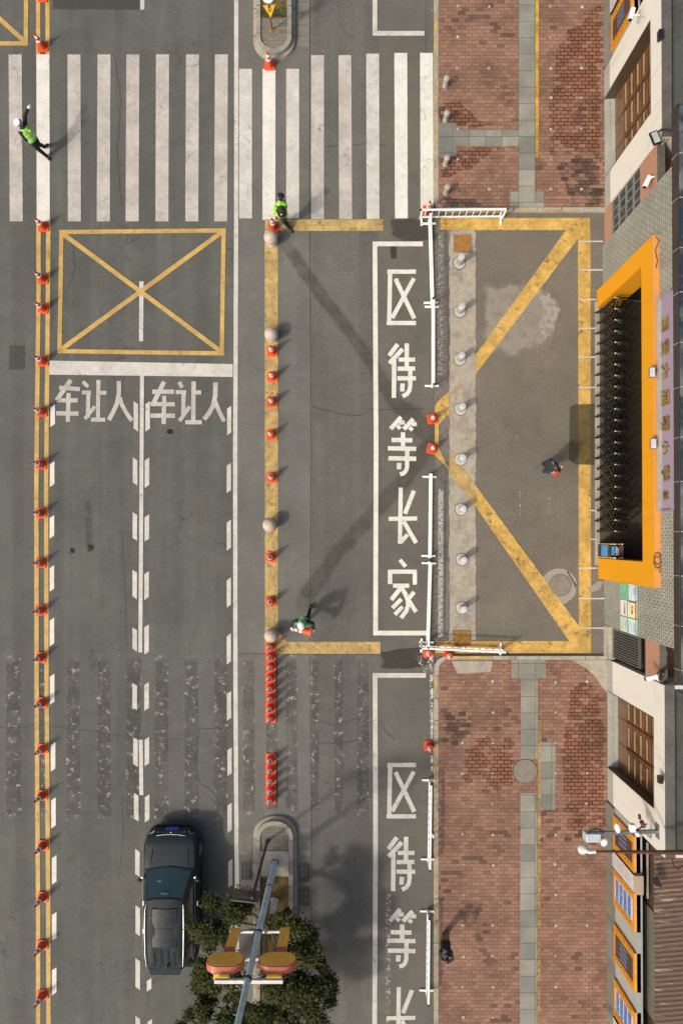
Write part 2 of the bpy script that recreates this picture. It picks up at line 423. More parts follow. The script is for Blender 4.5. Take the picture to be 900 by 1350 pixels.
M['cone'] = simple('orange_red_cone_plastic', (.62,.060,.010), .5, var=.13, scale=10)
M['cone_base'] = simple('orange_red_cone_base', (.70,.085,.018), .55, var=.16, scale=12)
def coneplastic(name, col, rough):
    g = G(name); oi = g.n('ShaderNodeObjectInfo').outputs['Random']
    k = g.math('MULTIPLY', g.ramp(g.noise(9, 4, .7), .3, .7, .86, 1.1), g.ramp(oi, 0, 1, .80, 1.12))
    c = g.mix(g.math('MULTIPLY', g.ramp(g.noise(22, 5, .75), .52, .72), .45), g.bright(col, k), (.13,.07,.05))
    return g.out(c, rough)
M['cone'] = coneplastic('orange_red_cone_scuffed', (.62,.062,.010), .5); M['cone_base'] = coneplastic('orange_red_base_scuffed', (.70,.088,.018), .55)
M['cone_w'] = simple('white_reflective_band', (.82,.78,.80), .35, var=.08)
M['pole_blue'] = simple('pale_blue_pole_paint', (.46,.60,.66), .4, 0, .10, 6)
M['sign_or'] = simple('amber_sign_face', (.88,.47,.07), .5, var=.1)
M['sign_red'] = simple('faded_red_sign_rim', (.42,.10,.06), .5, var=.12)
M['sign_yel'] = simple('yellow_bracket', (.62,.38,.02), .5)
M['sign_back'] = simple('brown_sign_back', (.13,.095,.085), .5, .2)
M['dark_pole'] = simple('dark_green_grey_pole', (.05,.055,.05), .5, .3)
M['rusty_rod'] = simple('rusty_brown_rod', (.10,.045,.028), .6, .2, .2)
M['bark_w'] = grimy('whitewashed_bark', (.62,.62,.57), (.15,.14,.11), .6, scale=8)
M['bark'] = grimy('bark', (.10,.08,.055), (.05,.04,.03), .6, scale=8)

def roofsheet(name):
    g = G(name)
    rot = g.scaled((1,1,1), (0,0,0), (0,0,math.radians(-9)))
    wv = g.n('ShaderNodeTexWave', wave_type='BANDS', bands_direction='Y'); g.put(wv.inputs['Vector'], rot)
    wv.inputs['Scale'].default_value = 2.0; wv.inputs['Distortion'].default_value = .3; wv.inputs['Detail'].default_value = 2
    dirt = g.ramp(g.noise(2.0, 6, .75, g.scaled((.35,2.4,1),(2,1,0),(0,0,math.radians(-9)))), .55, .66)
    k = g.math('MULTIPLY', g.ramp(wv.outputs['Fac'], 0, 1, .62, 1.2), g.ramp(g.noise(30,3,.7), .3,.7,.85,1.15))
    c = g.mix(g.math('MULTIPLY', dirt, .8), g.bright((.12,.07,.052), k), g.bright((.36,.27,.17), k))
    g.bump(wv.outputs['Fac'], .8, .05)
    return g.out(c, .75)
M['roof_br'] = roofsheet('brown_roof_sheet')
def slats(name):
    g = G(name)
    wv = g.n('ShaderNodeTexWave', wave_type='BANDS', bands_direction='Y'); g.put(wv.inputs['Vector'], g.coord())
    wv.inputs['Scale'].default_value = 2.6
    g.bump(wv.outputs['Fac'], .8, .04)
    return g.out(g.bright((.085,.05,.042), g.ramp(wv.outputs['Fac'], 0, 1, .55, 1.15)), .6)
M['slat_br'] = slats('brown_slat_wall')
def canopy(name):
    g = G(name)
    n = g.noise(.55, 4, .6, g.scaled((1,.8,1)), 1.5)
    c = g.mix(g.ramp(n, .42, .66), (.022,.036,.05), (.16,.19,.19))  # pale noise patches paint cloud reflections into the glass colour
    c = g.mix(g.ramp(g.noise(6,5,.7), .5,.75,0,.25), c, (.2,.2,.18))
    return g.out(c, .22, spec=.6)
M['canopy'] = canopy('dusty_blue_glass_cloud_sheen')
def leafmat(name):
    g = G(name)
    at = g.n('ShaderNodeAttribute', attribute_name='a').outputs['Fac']
    c = g.mix(at, (.013,.023,.006), (.068,.074,.016))
    g.b.inputs['Transmission Weight'].default_value = 0
    return g.out(c, .75, spec=.2)
M['leaf'] = leafmat('leaf')

def sheet(mb_or_pts, z, name, mat, parent=None, kind=None, **kw):
    mb = MB(); mb.poly([(p[0],p[1],z) for p in mb_or_pts]); return mb.build(name, mat, parent, kind=kind, **kw)
def ccw(pts):
    a = sum(pts[i][0]*pts[(i+1)%len(pts)][1]-pts[(i+1)%len(pts)][0]*pts[i][1] for i in range(len(pts)))
    return pts if a > 0 else pts[::-1]
def pxpoly(pts): return ccw([(P(*p).x, P(*p).y) for p in pts])
def pxrect(x0,y0,x1,y1): return pxpoly([(x0,y0),(x1,y0),(x1,y1),(x0,y1)])

# ------------------------------------------------------------------ ground, road, pavements
gnd = sheet([(-900,-900),(900,-900),(900,900),(-900,900)], -.03, 'ground', M['asph_l'], kind='structure')
road = MB().poly([(p[0],p[1],0) for p in pxrect(-1500,-1500,311,2900)]).build('road', M['asph_l'], kind='structure')
def roadpart(name, pts, z, mat, **kw): return sheet(pxpoly(pts), z, name, mat, road, **kw)
roadpart('median_asphalt', [(311,-1500),(411,-1500),(411,2900),(311,2900)], 0, M['asph_m'])
roadpart('lane_asphalt', [(411,-1500),(499,-1500),(499,2900),(411,2900)], 0, M['asph_r'])
roadpart('bay_asphalt', [(499,-1500),(573,-1500),(573,2900),(499,2900)], 0, M['asph_bay'])
drive = sheet(pxrect(573,279,1500,866), 0, 'driveway', M['asph_d'], kind='structure')

def arc(cx, cy, r, a0, a1, n=8):
    return [(cx+r*math.cos(math.radians(a0+(a1-a0)*i/n)), cy-r*math.sin(math.radians(a0+(a1-a0)*i/n))) for i in range(n+1)]
KH = .12
def kslab(name, pts, z0, z1, mat, parent=None, **kw):
    mb = MB(); mb.prism(pxpoly(pts), z0, z1); return mb.build(name, mat, parent, **kw)
pn = kslab('pavement', [(577,-1500),(1500,-1500),(1500,275),(584,275),(579.5,273),(577,268)], -.02, KH, M['brick'], kind='structure')
ps = kslab('pavement', [(577,882),(580,873),(587,869),(1500,869),(1500,2900),(577,2900)], -.02, KH, M['brick'], kind='structure')
# kerb stones with joints: outer band
def kerb(name, line_out, line_in, parent):
    mb = MB()
    for i in range(len(line_out)-1):
        a,b = line_out[i],line_out[i+1]; c,d = line_in[i+1],line_in[i]
        seg = max(1, int(math.hypot(b[0]-a[0], b[1]-a[1])/29)) if math.hypot(b[0]-a[0], b[1]-a[1])>40 else 1
        for k in range(seg):
            t0, t1 = k/seg, (k+1)/seg
            e = .25/max(1,math.hypot(b[0]-a[0], b[1]-a[1])/seg) if seg > 1 else 0
            t0 += e/seg; t1 -= e/seg
            L = lambda p,q,t: (p[0]+(q[0]-p[0])*t, p[1]+(q[1]-p[1])*t)
            mb.prism(pxpoly([L(a,b,t0),L(a,b,t1),L(d,c,t1),L(d,c,t0)]), -.02, KH+.006)
    return mb.build(name, M['conc'], parent, bevel=.012)
kerb('kerb', [(571.5,-300),(571.5,268),(574.5,276),(582,281),(800,281)], [(577,-300),(577,268),(579.5,273),(584,275.2),(800,275.2)], pn)
kerb('kerb', [(800,864),(586,864),(577,868),(572.5,876),(571.5,890),(571.5,1650)], [(800,869),(587,869),(581,872.5),(578,878),(577,890),(577,1650)], ps)
def yk(pts, z, parent, mat=None): return sheet(pxpoly(pts), z, 'yellow_kerb_paint', mat or M['yel_kerb'], parent)
yk([(571.8,-300),(574.3,-300),(574.3,240),(571.8,240)], KH+.010, pn)
yk([(640,281.2),(775,281.2),(775,279),(640,279)], KH+.010, pn)
yk([(572,892),(574.6,892),(574.6,1500),(572,1500)], KH+.010, ps)
yk([(592,864.4),(645,864.4),(645,867.2),(592,867.2)], KH+.010, ps, M['yel_gate'])

# tactile strips, yellow guide line, studs
def tact(pts, parent, z=KH+.004): return sheet(pxpoly(pts), z, 'tactile_strip', M['tactile'], parent)
tact([(682,-300),(704,-300),(704,255),(682,255)], pn)
tact([(671,255),(715,255),(715,275),(671,275)], pn)
tact([(600,174),(682,174),(682,195),(600,195)], pn)
tact([(577.2,165),(600,165),(600,208),(577.2,208)], pn)
tact([(673,869.2),(718,869.2),(718,893),(673,893)], ps)
tact([(685,893),(707,893),(707,999),(685,999)], ps)
tact([(707.5,977),(730,977),(730,1066),(707.5,1066)], ps)
tact([(684.5,1044),(706.5,1044),(705,1700),(683,1700)], ps)
gl = paint('yellow_guide_line', (.50,.30,.05), wear=.35, dirt=.7)
sheet(pxpoly([(704,-300),(708.5,-300),(708.5,210),(704,210)]), KH+.008, 'guide_line', gl, pn)
glf = paint('yellow_guide_line_faded', (.40,.26,.08), wear=.75, dirt=.8, wscale=9)
sheet(pxpoly([(707.6,952),(711.5,952),(708.5,1700),(705,1700)]), KH+.008, 'guide_line', glf, ps)
def studs(parent, pts):
    mb = MB()
    for (x,y) in pts:
        x += random.uniform(-.8,.8); y += random.uniform(-.8,.8); r = random.uniform(1.2,2.1)
        c = P(x,y); n = 9
        mb.prism([(c.x+r*S*math.cos(2*PI*k/n), c.y+r*S*math.sin(2*PI*k/n)) for k in range(n)], KH, KH+.012)
    mb.build('paint_dots', simple('white_dot_paint', (.40,.375,.33), .7, var=.25), parent)
studs(pn, [(x,y) for x in (602,643,724,765) for y in (12,52,93,132,173,212,252) if not (x==643 and y==173) and random.random()>.12])
studs(ps, [(x,y) for x in (609,648,730,771) for y in (898,938,978,1018,1058,1098,1138,1178,1218,1258,1298,1338) if random.random()>.12])

def feather(name, pts, inset, z, mat, parent=None, kind=None):
    """polygon with attribute a = 1 inside, 0 at the outline"""
    pts = pxpoly(pts); n = len(pts); cx = sum(p[0] for p in pts)/n; cy = sum(p[1] for p in pts)/n
    inn = [(p[0]+(cx-p[0])*inset, p[1]+(cy-p[1])*inset) for p in pts]
    me = bpy.data.meshes.new(name)
    vs = [(p[0],p[1],z) for p in pts]+[(p[0],p[1],z) for p in inn]
    fs = [(i,(i+1)%n,n+(i+1)%n,n+i) for i in range(n)]+[tuple(range(n,2*n))]
    me.from_pydata(vs, [], fs); me.materials.append(mat)
    at = me.attributes.new('a','FLOAT','POINT'); at.data.foreach_set('value', [0.0]*n+[1.0]*n)
    o = bpy.data.objects.new(name, me); COL.objects.link(o)
    if parent is not None: o.parent = parent
    if kind: o['kind'] = kind
    return o
def band(name, line, widths, z, mat, parent):
    """feathered strip along a pixel polyline"""
    L = [Vector((P(*p).x, P(*p).y, 0)) for p in line]; vs = []; al = []
    for i,p in enumerate(L):
        d = (L[min(i+1,len(L)-1)]-L[max(i-1,0)]).normalized(); nn = Vector((-d.y,d.x,0)); wd = widths[i]*S
        e = 0.0 if i in (0,len(L)-1) else 1.0
        for t,a in ((-1,0),(-.45,1),(.45,1),(1,0)):
            vs.append(tuple(p+nn*wd*t+Vector((0,0,z)))); al.append(a*e)
    fs = [(i*4+k, i*4+k+1, i*4+k+5, i*4+k+4) for i in range(len(L)-1) for k in range(3)]
    me = bpy.data.meshes.new(name); me.from_pydata(vs, [], fs); me.materials.append(mat)
    me.attributes.new('a','FLOAT','POINT').data.foreach_set('value', al)
    o = bpy.data.objects.new(name, me); COL.objects.link(o); o.parent = parent
    if me.polygons[0].normal.z < 0: me.flip_normals()
    return o
# brick stains
feather('brick_stain', [(577.5,135),(600,132),(650,172),(577.5,172)], .25, KH+.003, M['brick_red'], pn)
feather('brick_stain', [(600,196),(660,196),(640,215),(577.5,245),(577.5,209),(600,209)], .25, KH+.003, M['brick_red'], pn)
feather('brick_stain', [(728,70),(745,40),(795,-10),(795,215),(722,212),(718,150)], .25, KH+.003, M['brick_red'], pn)
feather('brick_stain', [(725,212),(796,205),(796,275),(750,275),(738,240)], .2, KH+.003, M['brick_grey'], pn)
feather('brick_stain', [(578,262),(640,264),(640,274.5),(584,274.5)], .25, KH+.003, M['brick_grey'], pn)
feather('brick_stain', [(750,900),(772,880),(797,920),(799,1120),(740,1115),(735,990)], .25, KH+.003, M['brick_red'], ps)
feather('brick_stain', [(612,975),(640,965),(680,972),(682,1040),(640,1048),(606,1030)], .3, KH+.003, M['brick_red'], ps)
feather('brick_stain', [(580,935),(615,930),(632,970),(600,985),(580,980)], .35, KH+.003, M['brick_grey'], ps)
sheet(pxpoly([(594,870.5),(648,870.5),(645,885),(602,887)]), KH+.005, 'concrete_patch', M['conc_strip'], ps)
sheet(pxpoly([(752,869.5),(797,869.5),(800,915),(790,903),(782,890),(770,880)]), KH+.005, 'concrete_patch', M['conc_strip'], ps)
def manhole(name, px, py, r, parent, z, mat=None, ring=None):
    c = P(px,py); mb = MB(); n = 36
    for (a,b,zz,mi) in ((1.0,.90,.006,1),(.90,0,.010,0)):
        pass
    mb.lathe((c.x,c.y,z), [(r*S,0),(r*S,.008),(r*.9*S,.008),(r*.88*S,.003),(r*.84*S,.003),(r*.83*S,.010),(r*.55*S,.010),(r*.53*S,.006),(r*.45*S,.006),(r*.43*S,.010),(0.004,.010)], n)
    for k in range(14):
        a = 2*PI*k/14; d = Vector((math.cos(a),math.sin(a),0))
        mb.bar(Vector((c.x,c.y,z+.012))+d*r*.6*S, Vector((c.x,c.y,z+.012))+d*r*.8*S, .02, .01)
    rg = MB(); rg.lathe((c.x,c.y,z-.001), [(r*1.05*S,0),(r*1.05*S,.003),(.01,.003)], n); rg.build('manhole_rim', M['grate'], parent)
    return mb.build(name, mat or M['iron'], parent)
manhole('manhole_cover', 690.5, 1015.5, 15.5, ps, KH+.002)
feather('concrete_ring', arc(736,773,25,0,345,16)+[(748,752)], .12, .006, overlay('manhole_concrete', (.34,.315,.265), .85, 5, .1,.5), drive)
manhole('manhole_cover', 738, 771.5, 14, drive, .008)

# driveway: concrete strip with ragged edges, hatches, patches, yellow border
def ragged(x0,y0,x1,y1, amp, step=6):
    L = []; y = y0
    while y < y1: L.append((x1+random.uniform(-amp,amp), y)); y += step*random.uniform(.6,1.4)
    R_ = []; y = y1
    while y > y0: R_.append((x0+random.uniform(-amp,amp), y)); y -= step*random.uniform(.6,1.4)
    return L+R_
roadp = drive
sheet(pxpoly([(592,306),(594,303.5),(624,303.5),(626,306)]+ragged(592,307,626.5,845,1.0)), .004, 'concrete_strip', M['conc_strip'], drive)
def hatch(x0,y0,x1,y1):
    mb = MB(); a = P(x0,y1); b = P(x1,y0)
    mb.box((a.x-.03,a.y-.03,0),(b.x+.03,b.y+.03,.010),1); mb.box((a.x,a.y,.011),(b.x,b.y,.018),0)
    return mb.build('hatch_cover', [M['rust'],M['conc_d']], drive)
hatch(598.5,310.5,620.5,332); hatch(597.5,831.5,619.5,852)
feather('cement_repair', [(627,362),(650,366),(685,362),(722,368),(745,395),(742,435),(725,465),(695,470),(668,485),(648,470),(627,485)], .30, .004, overlay('cement_repair', (.30,.275,.23), .8, 3.0, .25,1.1), drive)
feather('cement_edge', [(690,360),(735,375),(750,405),(738,450),(715,470),(700,440),(722,410),(705,385)], .5, .005, overlay('cement_rim', (.36,.34,.30), .8, 4.0, .75,1.0), drive)
feather('cement_repair', [(660,380),(715,380),(724,405),(715,440),(680,440),(665,410)], .3, .006, overlay('cement_pale', (.32,.30,.26), .6, 7.0, .85,1.15), drive)
roadpart('gutter', [(573,285),(592,285),(592,862),(573,862)], .003, grimy('gutter_concrete', (.17,.155,.13), (.10,.095,.082), .8, scale=3))
feather('gutter_paint', [(577,300),(584,300),(584,500),(577,500)], .06, .006, overlay('gutter_white', (.42,.40,.36), .9, 14, .95,1.15), road)
feather('gutter_paint', [(577,640),(584,640),(584,845),(577,845)], .06, .006, overlay('gutter_white2', (.52,.50,.46), .9, 14, .85,1.0), road)
Y = M['yel_gate']
def ymark(pts, z, mat=None): return sheet(pxpoly(pts), z, 'yellow_marking', mat or Y, drive)
ymark([(580,287.5),(777,287.5),(777,303.5),(580,303.5)], .012)
ymark([(761,303.5),(777.5,303.5),(778.5,845),(762.5,845)], .012)
ymark([(573,845),(778.5,845),(778.5,861),(573,861)], .012)
ymark([(745,304),(762,304),(762,314),(627,493),(627,467)], .014)
ymark([(628,642),(628,670),(750,846),(763,846),(763,826)], .014)
ymark([(578,528),(592,516),(592,545),(578,560),(578,590),(592,620),(573,600),(573,535)], .014)
ymark([(592,596),(628,641),(628,670),(592,625)], .014, M['yel_dirty'])
ymark([(592,520),(600,505),(612,500),(600,530),(592,540)], .015, paint('yellow_flecks', (.5,.32,.08), wear=1.1, dirt=.5, wscale=3))
ymark([(675,560),(690,520),(726,400),(732,402),(712,470),(694,530),(680,580)], .016, paint('yellow_ghost', (.34,.23,.10), wear=1.15, dirt=.5, wscale=1.2))
for (yy,x0,x1) in ((318.5,762,794),(356,762,794),(395,762,785),(433,762,785),(471,762,785),(511,762,785),(749,762,787),(789,762,796),(828,762,796),(673,778,787),(711,778,786)):
    sheet(pxrect(x0,yy-.9,x1,yy+.9), .018, 'bay_tick', M['white_mid'], drive)
sheet(pxrect(684.5,640,686,680), .008, 'bay_tick', M['white_worn'], drive); sheet(pxrect(723,643,724.3,680), .008, 'bay_tick', M['white_worn'], drive)
feather('wet_patch', [(750,537),(756,533),(783,533),(783,613),(758,613),(749,606)], .05, .020, overlay('oily_patch', (.075,.062,.035), .62, 2, .0,.12), drive)
sheet(pxrect(783.5,398,790,745), .003, 'concrete_threshold', M['conc_strip'], drive)
sheet(pxrect(790,398,850,745), .003, 'concrete_threshold', grimy('threshold_gate_shade', (.085,.07,.055),(.05,.042,.035),.6), drive)  # floor behind the gate: shade painted in by a darker base colour
feather('cement_repair', [(773,775),(790,764),(796,766),(790,778),(775,783)], .3, .019, overlay('cement_pale2', (.33,.31,.27), .8, 6.0, .3,.5), drive)

# ---- painted markings on the road
def quad(name, pts, mat, z=.012, label=None): return sheet(pxpoly(pts), z, name, mat, road, label=label)
def vstripe(xt, xb, wd, y0, y1, mat, z=.012, name='crosswalk_stripe'): return quad(name, [(xt,y0),(xt+wd,y0),(xb+wd,y1),(xb,y1)], mat, z)
for (xt,xb) in ((12,13.5),(48.5,49),(89.5,90),(129,128),(167,166),(206,205.2),(245.5,244.5),(283.5,282.5),(-27,-26),(-66,-65)):
    vstripe(xt,xb,17.2,72,292,M['white_new'] if xt==48.5 else M['white_old'])
for (xt,xb,y0,y1,m) in ((315.3,315.3,91,288,'white_mid'),(346.2,346,91,290,'white_new'),(377.3,377.3,91,288,'white_mid'),(410,410,73,289,'white_old'),(446,447,73,289,'white_old'),(482.5,483,71,289,'white_mid'),(519.5,520.3,70,288,'white_new'),(553.3,554,70,284,'white_new')):
    vstripe(xt,xb,17,y0,y1,M[m])
def poly_line(name, pts, wd, mat, z, parent=None, closed=False):
    """ribbon of constant width (pixels) along a pixel polyline, one mesh, mitred"""
    L = [Vector((P(*p).x, P(*p).y, 0)) for p in pts]; n = len(L); vs = []
    for i,p in enumerate(L):
        if closed: a,b = L[(i-1)%n], L[(i+1)%n]
        else: a,b = L[max(i-1,0)], L[min(i+1,n-1)]
        d1 = (p-a).normalized() if (p-a).length > 1e-9 else (b-p).normalized(); d2 = (b-p).normalized() if (b-p).length > 1e-9 else d1
        d = (d1+d2).normalized(); nn = Vector((-d.y,d.x,0)); k = 1/max(.35, d.dot(d1))
        vs += [tuple(p+nn*wd*S/2*k+Vector((0,0,z))), tuple(p-nn*wd*S/2*k+Vector((0,0,z)))]
    fs = []
    for i in range(n if closed else n-1):
        j = (i+1)%n; fs.append((2*i+1, 2*j+1, 2*j, 2*i))
    mb = MB(); mb.add(vs, fs); o = mb.build(name, mat, parent or road)
    return o
poly_line('edge_line', [(311.7,-300),(311.5,290),(310.2,600),(310.5,900),(312.5,1200),(313,1700)], 5.6, M['white_mid'], .012)
for sx in (0,):
    poly_line('double_yellow_line', [(50.7,-200),(50.8,72)], 5.6, M['yel_old'], .010); poly_line('double_yellow_line', [(63,-200),(63.2,72)], 5.6, M['yel_old'], .010)
    poly_line('double_yellow_line', [(51.3,292),(51.5,380),(49.5,540),(48.5,640),(48.8,900),(50.8,1200),(51,1700)], 5.8, M['yel_old'], .012)
    poly_line('double_yellow_line', [(64.3,292),(63.8,380),(62.3,540),(61.4,640),(61.9,900),(64.2,1200),(65,1700)], 5.8, M['yel_old'], .012)
poly_line('yellow_box', [(81.5,306),(295,304),(292.5,466),(79,463)], 5.6, M['yel_old'], .012, closed=True)
poly_line('yellow_box', [(83,308),(291,463)], 6, M['yel_old'], .014); poly_line('yellow_box', [(293,306),(81,461)], 6, M['yel_old'], .016)
poly_line('yellow_box', [(-60,57.5),(34.5,57.5),(35.5,-60)], 5.6, M['yel_old'], .012); poly_line('yellow_box', [(-60,-30),(33,55)], 6, M['yel_old'], .014)
poly_line('lane_line', [(186.8,371),(186.3,450)], 5.6, M['white_mid'], .011)
poly_line('lane_line', [(188,-100),(188,13)], 5.6, M['white_mid'], .012)
quad('stop_line', [(65.5,475.5),(307,480),(307,497),(65.8,494)], M['white_mid'])
poly_line('lane_line', [(187.6,494),(186.6,680),(185.3,860)], 5.2, M['white_mid'], .014)
poly_line('lane_line', [(186,975),(186.8,1048)], 5.2, M['white_mid'], .014)
poly_line('lane_line', [(185.5,866),(185.7,935)], 4.6, M['ghost'], .014)
def dash(x, y0, y1, wd, lean, mat='white_new'):
    quad('zigzag_dash', [(x,y0+(4 if lean>0 else 0)),(x+wd,y0+(0 if lean>0 else 4)),(x+wd,y1-(4 if lean>0 else 0)),(x,y1-(0 if lean>0 else 4))], M[mat], .012)
for (a,b,x) in ((533,563,67),(608,642,66.3),(679,710,66),(745,780,66),(814,852,66),(888,929,66.3),(978,1017,67.5),(1051,1092,68),(1127,1166,69),(1202,1240,69),(1275,1312,69)):
    dash(x,a,b,6,1)
for (a,b,x) in ((529,569,176.5),(603,640,175.5),(675,713,175.2),(751,790,175),(827,859,175),(900,936,175),(972,1011,176),(1045,1083,177),(1119,1156,178.5),(1193,1234,179),(1263,1305,179),(1339,1380,179)):
    dash(x,a,b,6,-1,'white_mid')
for (a,b,x) in ((529,569,192),(603,643,191.2),(678,714,191),(753,791,190.6),(823,863,190.6),(899,937,190.6),(971,1010,191),(1047,1084,191.3),(1289,1307,194),(1343,1380,195)):
    dash(x,a,b,6,1,'white_mid')
for (a,b,x) in ((535,574,299.5),(610,650,299),(685,726,299),(761,801,299),(835,876,299),(911,950,299.3),(985,1023,300),(1058,1098,300),(1132,1170,301),(1203,1240,301)):
    dash(x,a,b,5.6,1,'white_mid')
# yellow stall outline beside the median
D = M['yel_dirty']
quad('yellow_stall_line', [(349.5,289.5),(505,289.5),(505,304.5),(349.5,304.5)], D, .012)
quad('yellow_stall_line', [(349,304.5),(366.5,304.5),(366.5,846),(349.5,846)], D, .012)
quad('yellow_stall_line', [(349.5,846),(501,846),(501,862),(349.5,862)], D, .012)
quad('yellow_stall_line', [(366.5,830),(378,846),(366.5,846)], D, .013)
# white bays
poly_line('bay_line', [(557,321.7),(494,321.7),(495.5,580),(495,760),(494.8,834.5),(566,834.5)], 6.2, M['white_new'], .012)
poly_line('bay_line', [(561,890.3),(494.2,890.3),(494.8,1100),(493.6,1350),(493.5,1700)], 6.2, M['white_mid'], .012)
poly_line('bay_line', [(493.8,-200),(494,44.2),(559,44.2)], 6.2, M['white_mid'], .012)
poly_line('edge_line', [(568.5,-100),(568.5,70)], 3, M['ghost'], .012)
quad('edge_line', [(566,864),(570.5,864),(570.5,1030),(567.5,1030)], M['white_rag'], .012)
quad('edge_line', [(545,862),(566,862),(566,885),(560,890)], M['white_worn'], .011)
quad('edge_line', [(507,1178),(515,1178),(514,1350),(509,1350)], M['white_worn'], .009)
# characters, traced stroke by stroke (centre lines), each its own painted part
def strokes(name, lst, fx, mat, label=None, z=.012):
    mb = MB(); i = 0
    for st in lst:
        wd = st[-1]; pts = [fx(*p) for p in st[:-1]]; L = [Vector((P(*p).x, P(*p).y, 0)) for p in pts]; n = len(L); vs = []; zz = z+.0006*i; i += 1
        w_ = abs(fx(wd,0)[0]-fx(0,0)[0])*S/2
        for j,p in enumerate(L):
            a,b = L[max(j-1,0)], L[min(j+1,n-1)]; d = (b-a).normalized(); nn = Vector((-d.y,d.x,0))
            vs += [tuple(p+nn*w_+Vector((0,0,zz))), tuple(p-nn*w_+Vector((0,0,zz)))]
        mb.add(vs, [(2*j+1,2*j+3,2*j+2,2*j) for j in range(n-1)])
    return mb.build(name, mat, road, label=label)
QU = [((228,206),(652,206),64),((269,238),(257,934),64),((218,967),(652,967),64),((350,312),(628,900),64),((622,305),(300,895),62)]
DAI = [((382,155),(255,328),66),((455,228),(258,440),66),((330,385),(325,952),66),((517,145),(515,520),66),((395,385),(640,385),62),((378,520),(640,518),64),((375,662),(652,662),64),((568,550),(568,770),(556,840),(520,895),(455,930),64),((455,738),(448,856),66)]
DENG = [((432,110),(278,288),66),((400,192),(484,190),62),((375,235),(420,285),58),((614,140),(472,292),66),((585,218),(665,213),62),((555,265),(602,308),56),((460,335),(460,560),66),((290,450),(598,456),66),((236,574),(655,583),64),((243,722),(655,730),66),((523,605),(520,860),(500,912),(468,945),(415,960),64),((405,790),(400,886),66)]
CHANG = [((427,145),(415,975),62),((622,190),(490,532),64),((247,608),(670,602),62),((470,645),(655,965),64),((528,840),(422,962),60)]
JIA = [((415,145),(500,247),60),((247,322),(665,322),62),((270,300),(268,505),66),((635,300),(635,515),64),((313,530),(552,530),64),((420,570),(288,740),66),((430,545),(495,650),(530,740),(535,820),(510,905),(430,1008),64),((437,728),(303,862),62),((455,840),(338,958),60),((625,622),(530,740),62),((540,740),(655,918),64)]
for (nm,st,y0) in (('区',QU,340),('待',DAI,440),('等',DENG,540),('长',CHANG,630),('家',JIA,725)):
    strokes('painted_character', st, lambda x,y,y0=y0: (490+x/11.25, y0+y/11.25), M['white_new'], 'white painted character '+nm)
for (nm,st,y0,dx) in (('区',QU,990,0),('待',DAI,1090,-1),('等',DENG,1188.5,-1),('长',CHANG,1288,-2.5)):
    strokes('painted_character', st, lambda x,y,y0=y0,dx=dx: (490+dx+x/11.25, y0+y/11.25), M['white_mid'], 'white painted character '+nm)
CHE1 = [((235,75),(105,262),42),((128,145),(318,160),38),((108,262),(300,262),38),((214,195),(208,458),40),((100,380),(305,384),40)]
RANG1 = [((345,90),(392,140),34),((335,190),(418,190),36),((395,172),(390,420),38),((455,318),(362,432),34),((487,75),(482,440),38),((500,193),(560,195),38),((418,438),(550,438),38)]
REN1 = [((672,85),(672,200),(655,290),(625,360),(580,442),40),((680,235),(700,300),(740,375),(792,450),38)]
CHE2 = [((255,90),(145,310),42),((145,183),(345,183),40),((130,295),(352,298),38),((255,220),(250,478),40),((130,402),(355,402),40)]
RANG2 = [((390,95),(418,145),36),((360,187),(455,187),36),((432,170),(428,410),38),((488,318),(393,450),36),((523,90),(520,460),40),((540,192),(592,190),38),((447,462),(597,462),38)]
REN2 = [((722,98),(720,220),(700,310),(665,375),(618,437),42),((720,270),(750,350),(800,455),38)]
for (nm,st,x0) in (('车',CHE1,60),('让',RANG1,60),('人',REN1,60),('车',CHE2,180),('让',RANG2,180),('人',REN2,180)):
    strokes('painted_character', st, lambda x,y,x0=x0: (x0+x/6.923, 490+y/6.923), M['white_old'], 'grey white painted character '+nm)

# ---- ghosts of an old crossing, patches, stains, seams
gd = overlay('erased_stripe', (.078,.077,.069), .42, 1.1, .45,1.4)
gs = M['ghost']
for (x0,x1) in ((8,28),(46,66),(88,106),(128,146),(166,186),(204,222),(243,262),(282,300),(320,336),(350,366),(376,392),(410,420),(440,452),(470,486)):
    yb = 1085 if x1 < 310 else 1078
    feather('erased_marking', [(x0,862),(x1,860),(x1+1,yb),(x0,yb)], .12, .003, gd, road)
    quad('paint_remnant', [(x0,864),(x1,862),(x1+1,yb-3),(x0,yb-3)], gs, .005)
quad('paint_remnant', [(408,862),(418,862),(418,1000),(408,1000)], M['ghost'], .006)
feather('tyre_stain', [(12,455),(34,455),(34,488),(12,488)], .15, .004, overlay('patch_dark', (.07,.073,.073), .45, 2, .1,.3), road)
sheet(pxpoly([(70,-40),(184,-40),(184,13),(70,12)]), .004, 'asphalt_patch', M['asph_new'], road)
st = overlay('tyre_stain', (.070,.062,.050), .48, 1.6, .3,1.5)
band('tyre_stain', [(365,305),(385,335),(420,385),(455,430),(490,480),(520,530),(560,565),(590,590)], [8,14,13,13,13,15,24,10], .005, st, road)
band('tyre_stain', [(590,560),(565,590),(530,635),(480,690),(440,735),(405,785),(375,835)], [6,16,18,16,15,18,10], .0065, st, road)
band('tyre_stain', [(110,625),(116,665),(118,715),(120,745)], [4,7,8,4], .005, overlay('oil', (.06,.06,.055), .3, 4, .5,1.2), road)
feather('oil_spot', arc(120,722,9,0,330,9), .7, .0075, overlay('oil2', (.02,.02,.02), .7, 6, .3,1.2), road)
feather('oil_spot', arc(96,726,6,0,330,9), .7, .0075, overlay('oil3', (.02,.02,.02), .7, 6, .3,.8), road)
feather('oil_spot', arc(224,569,5,0,330,9), .6, .0075, overlay('oil4', (.015,.015,.015), .8, 6, .2,.6), road)
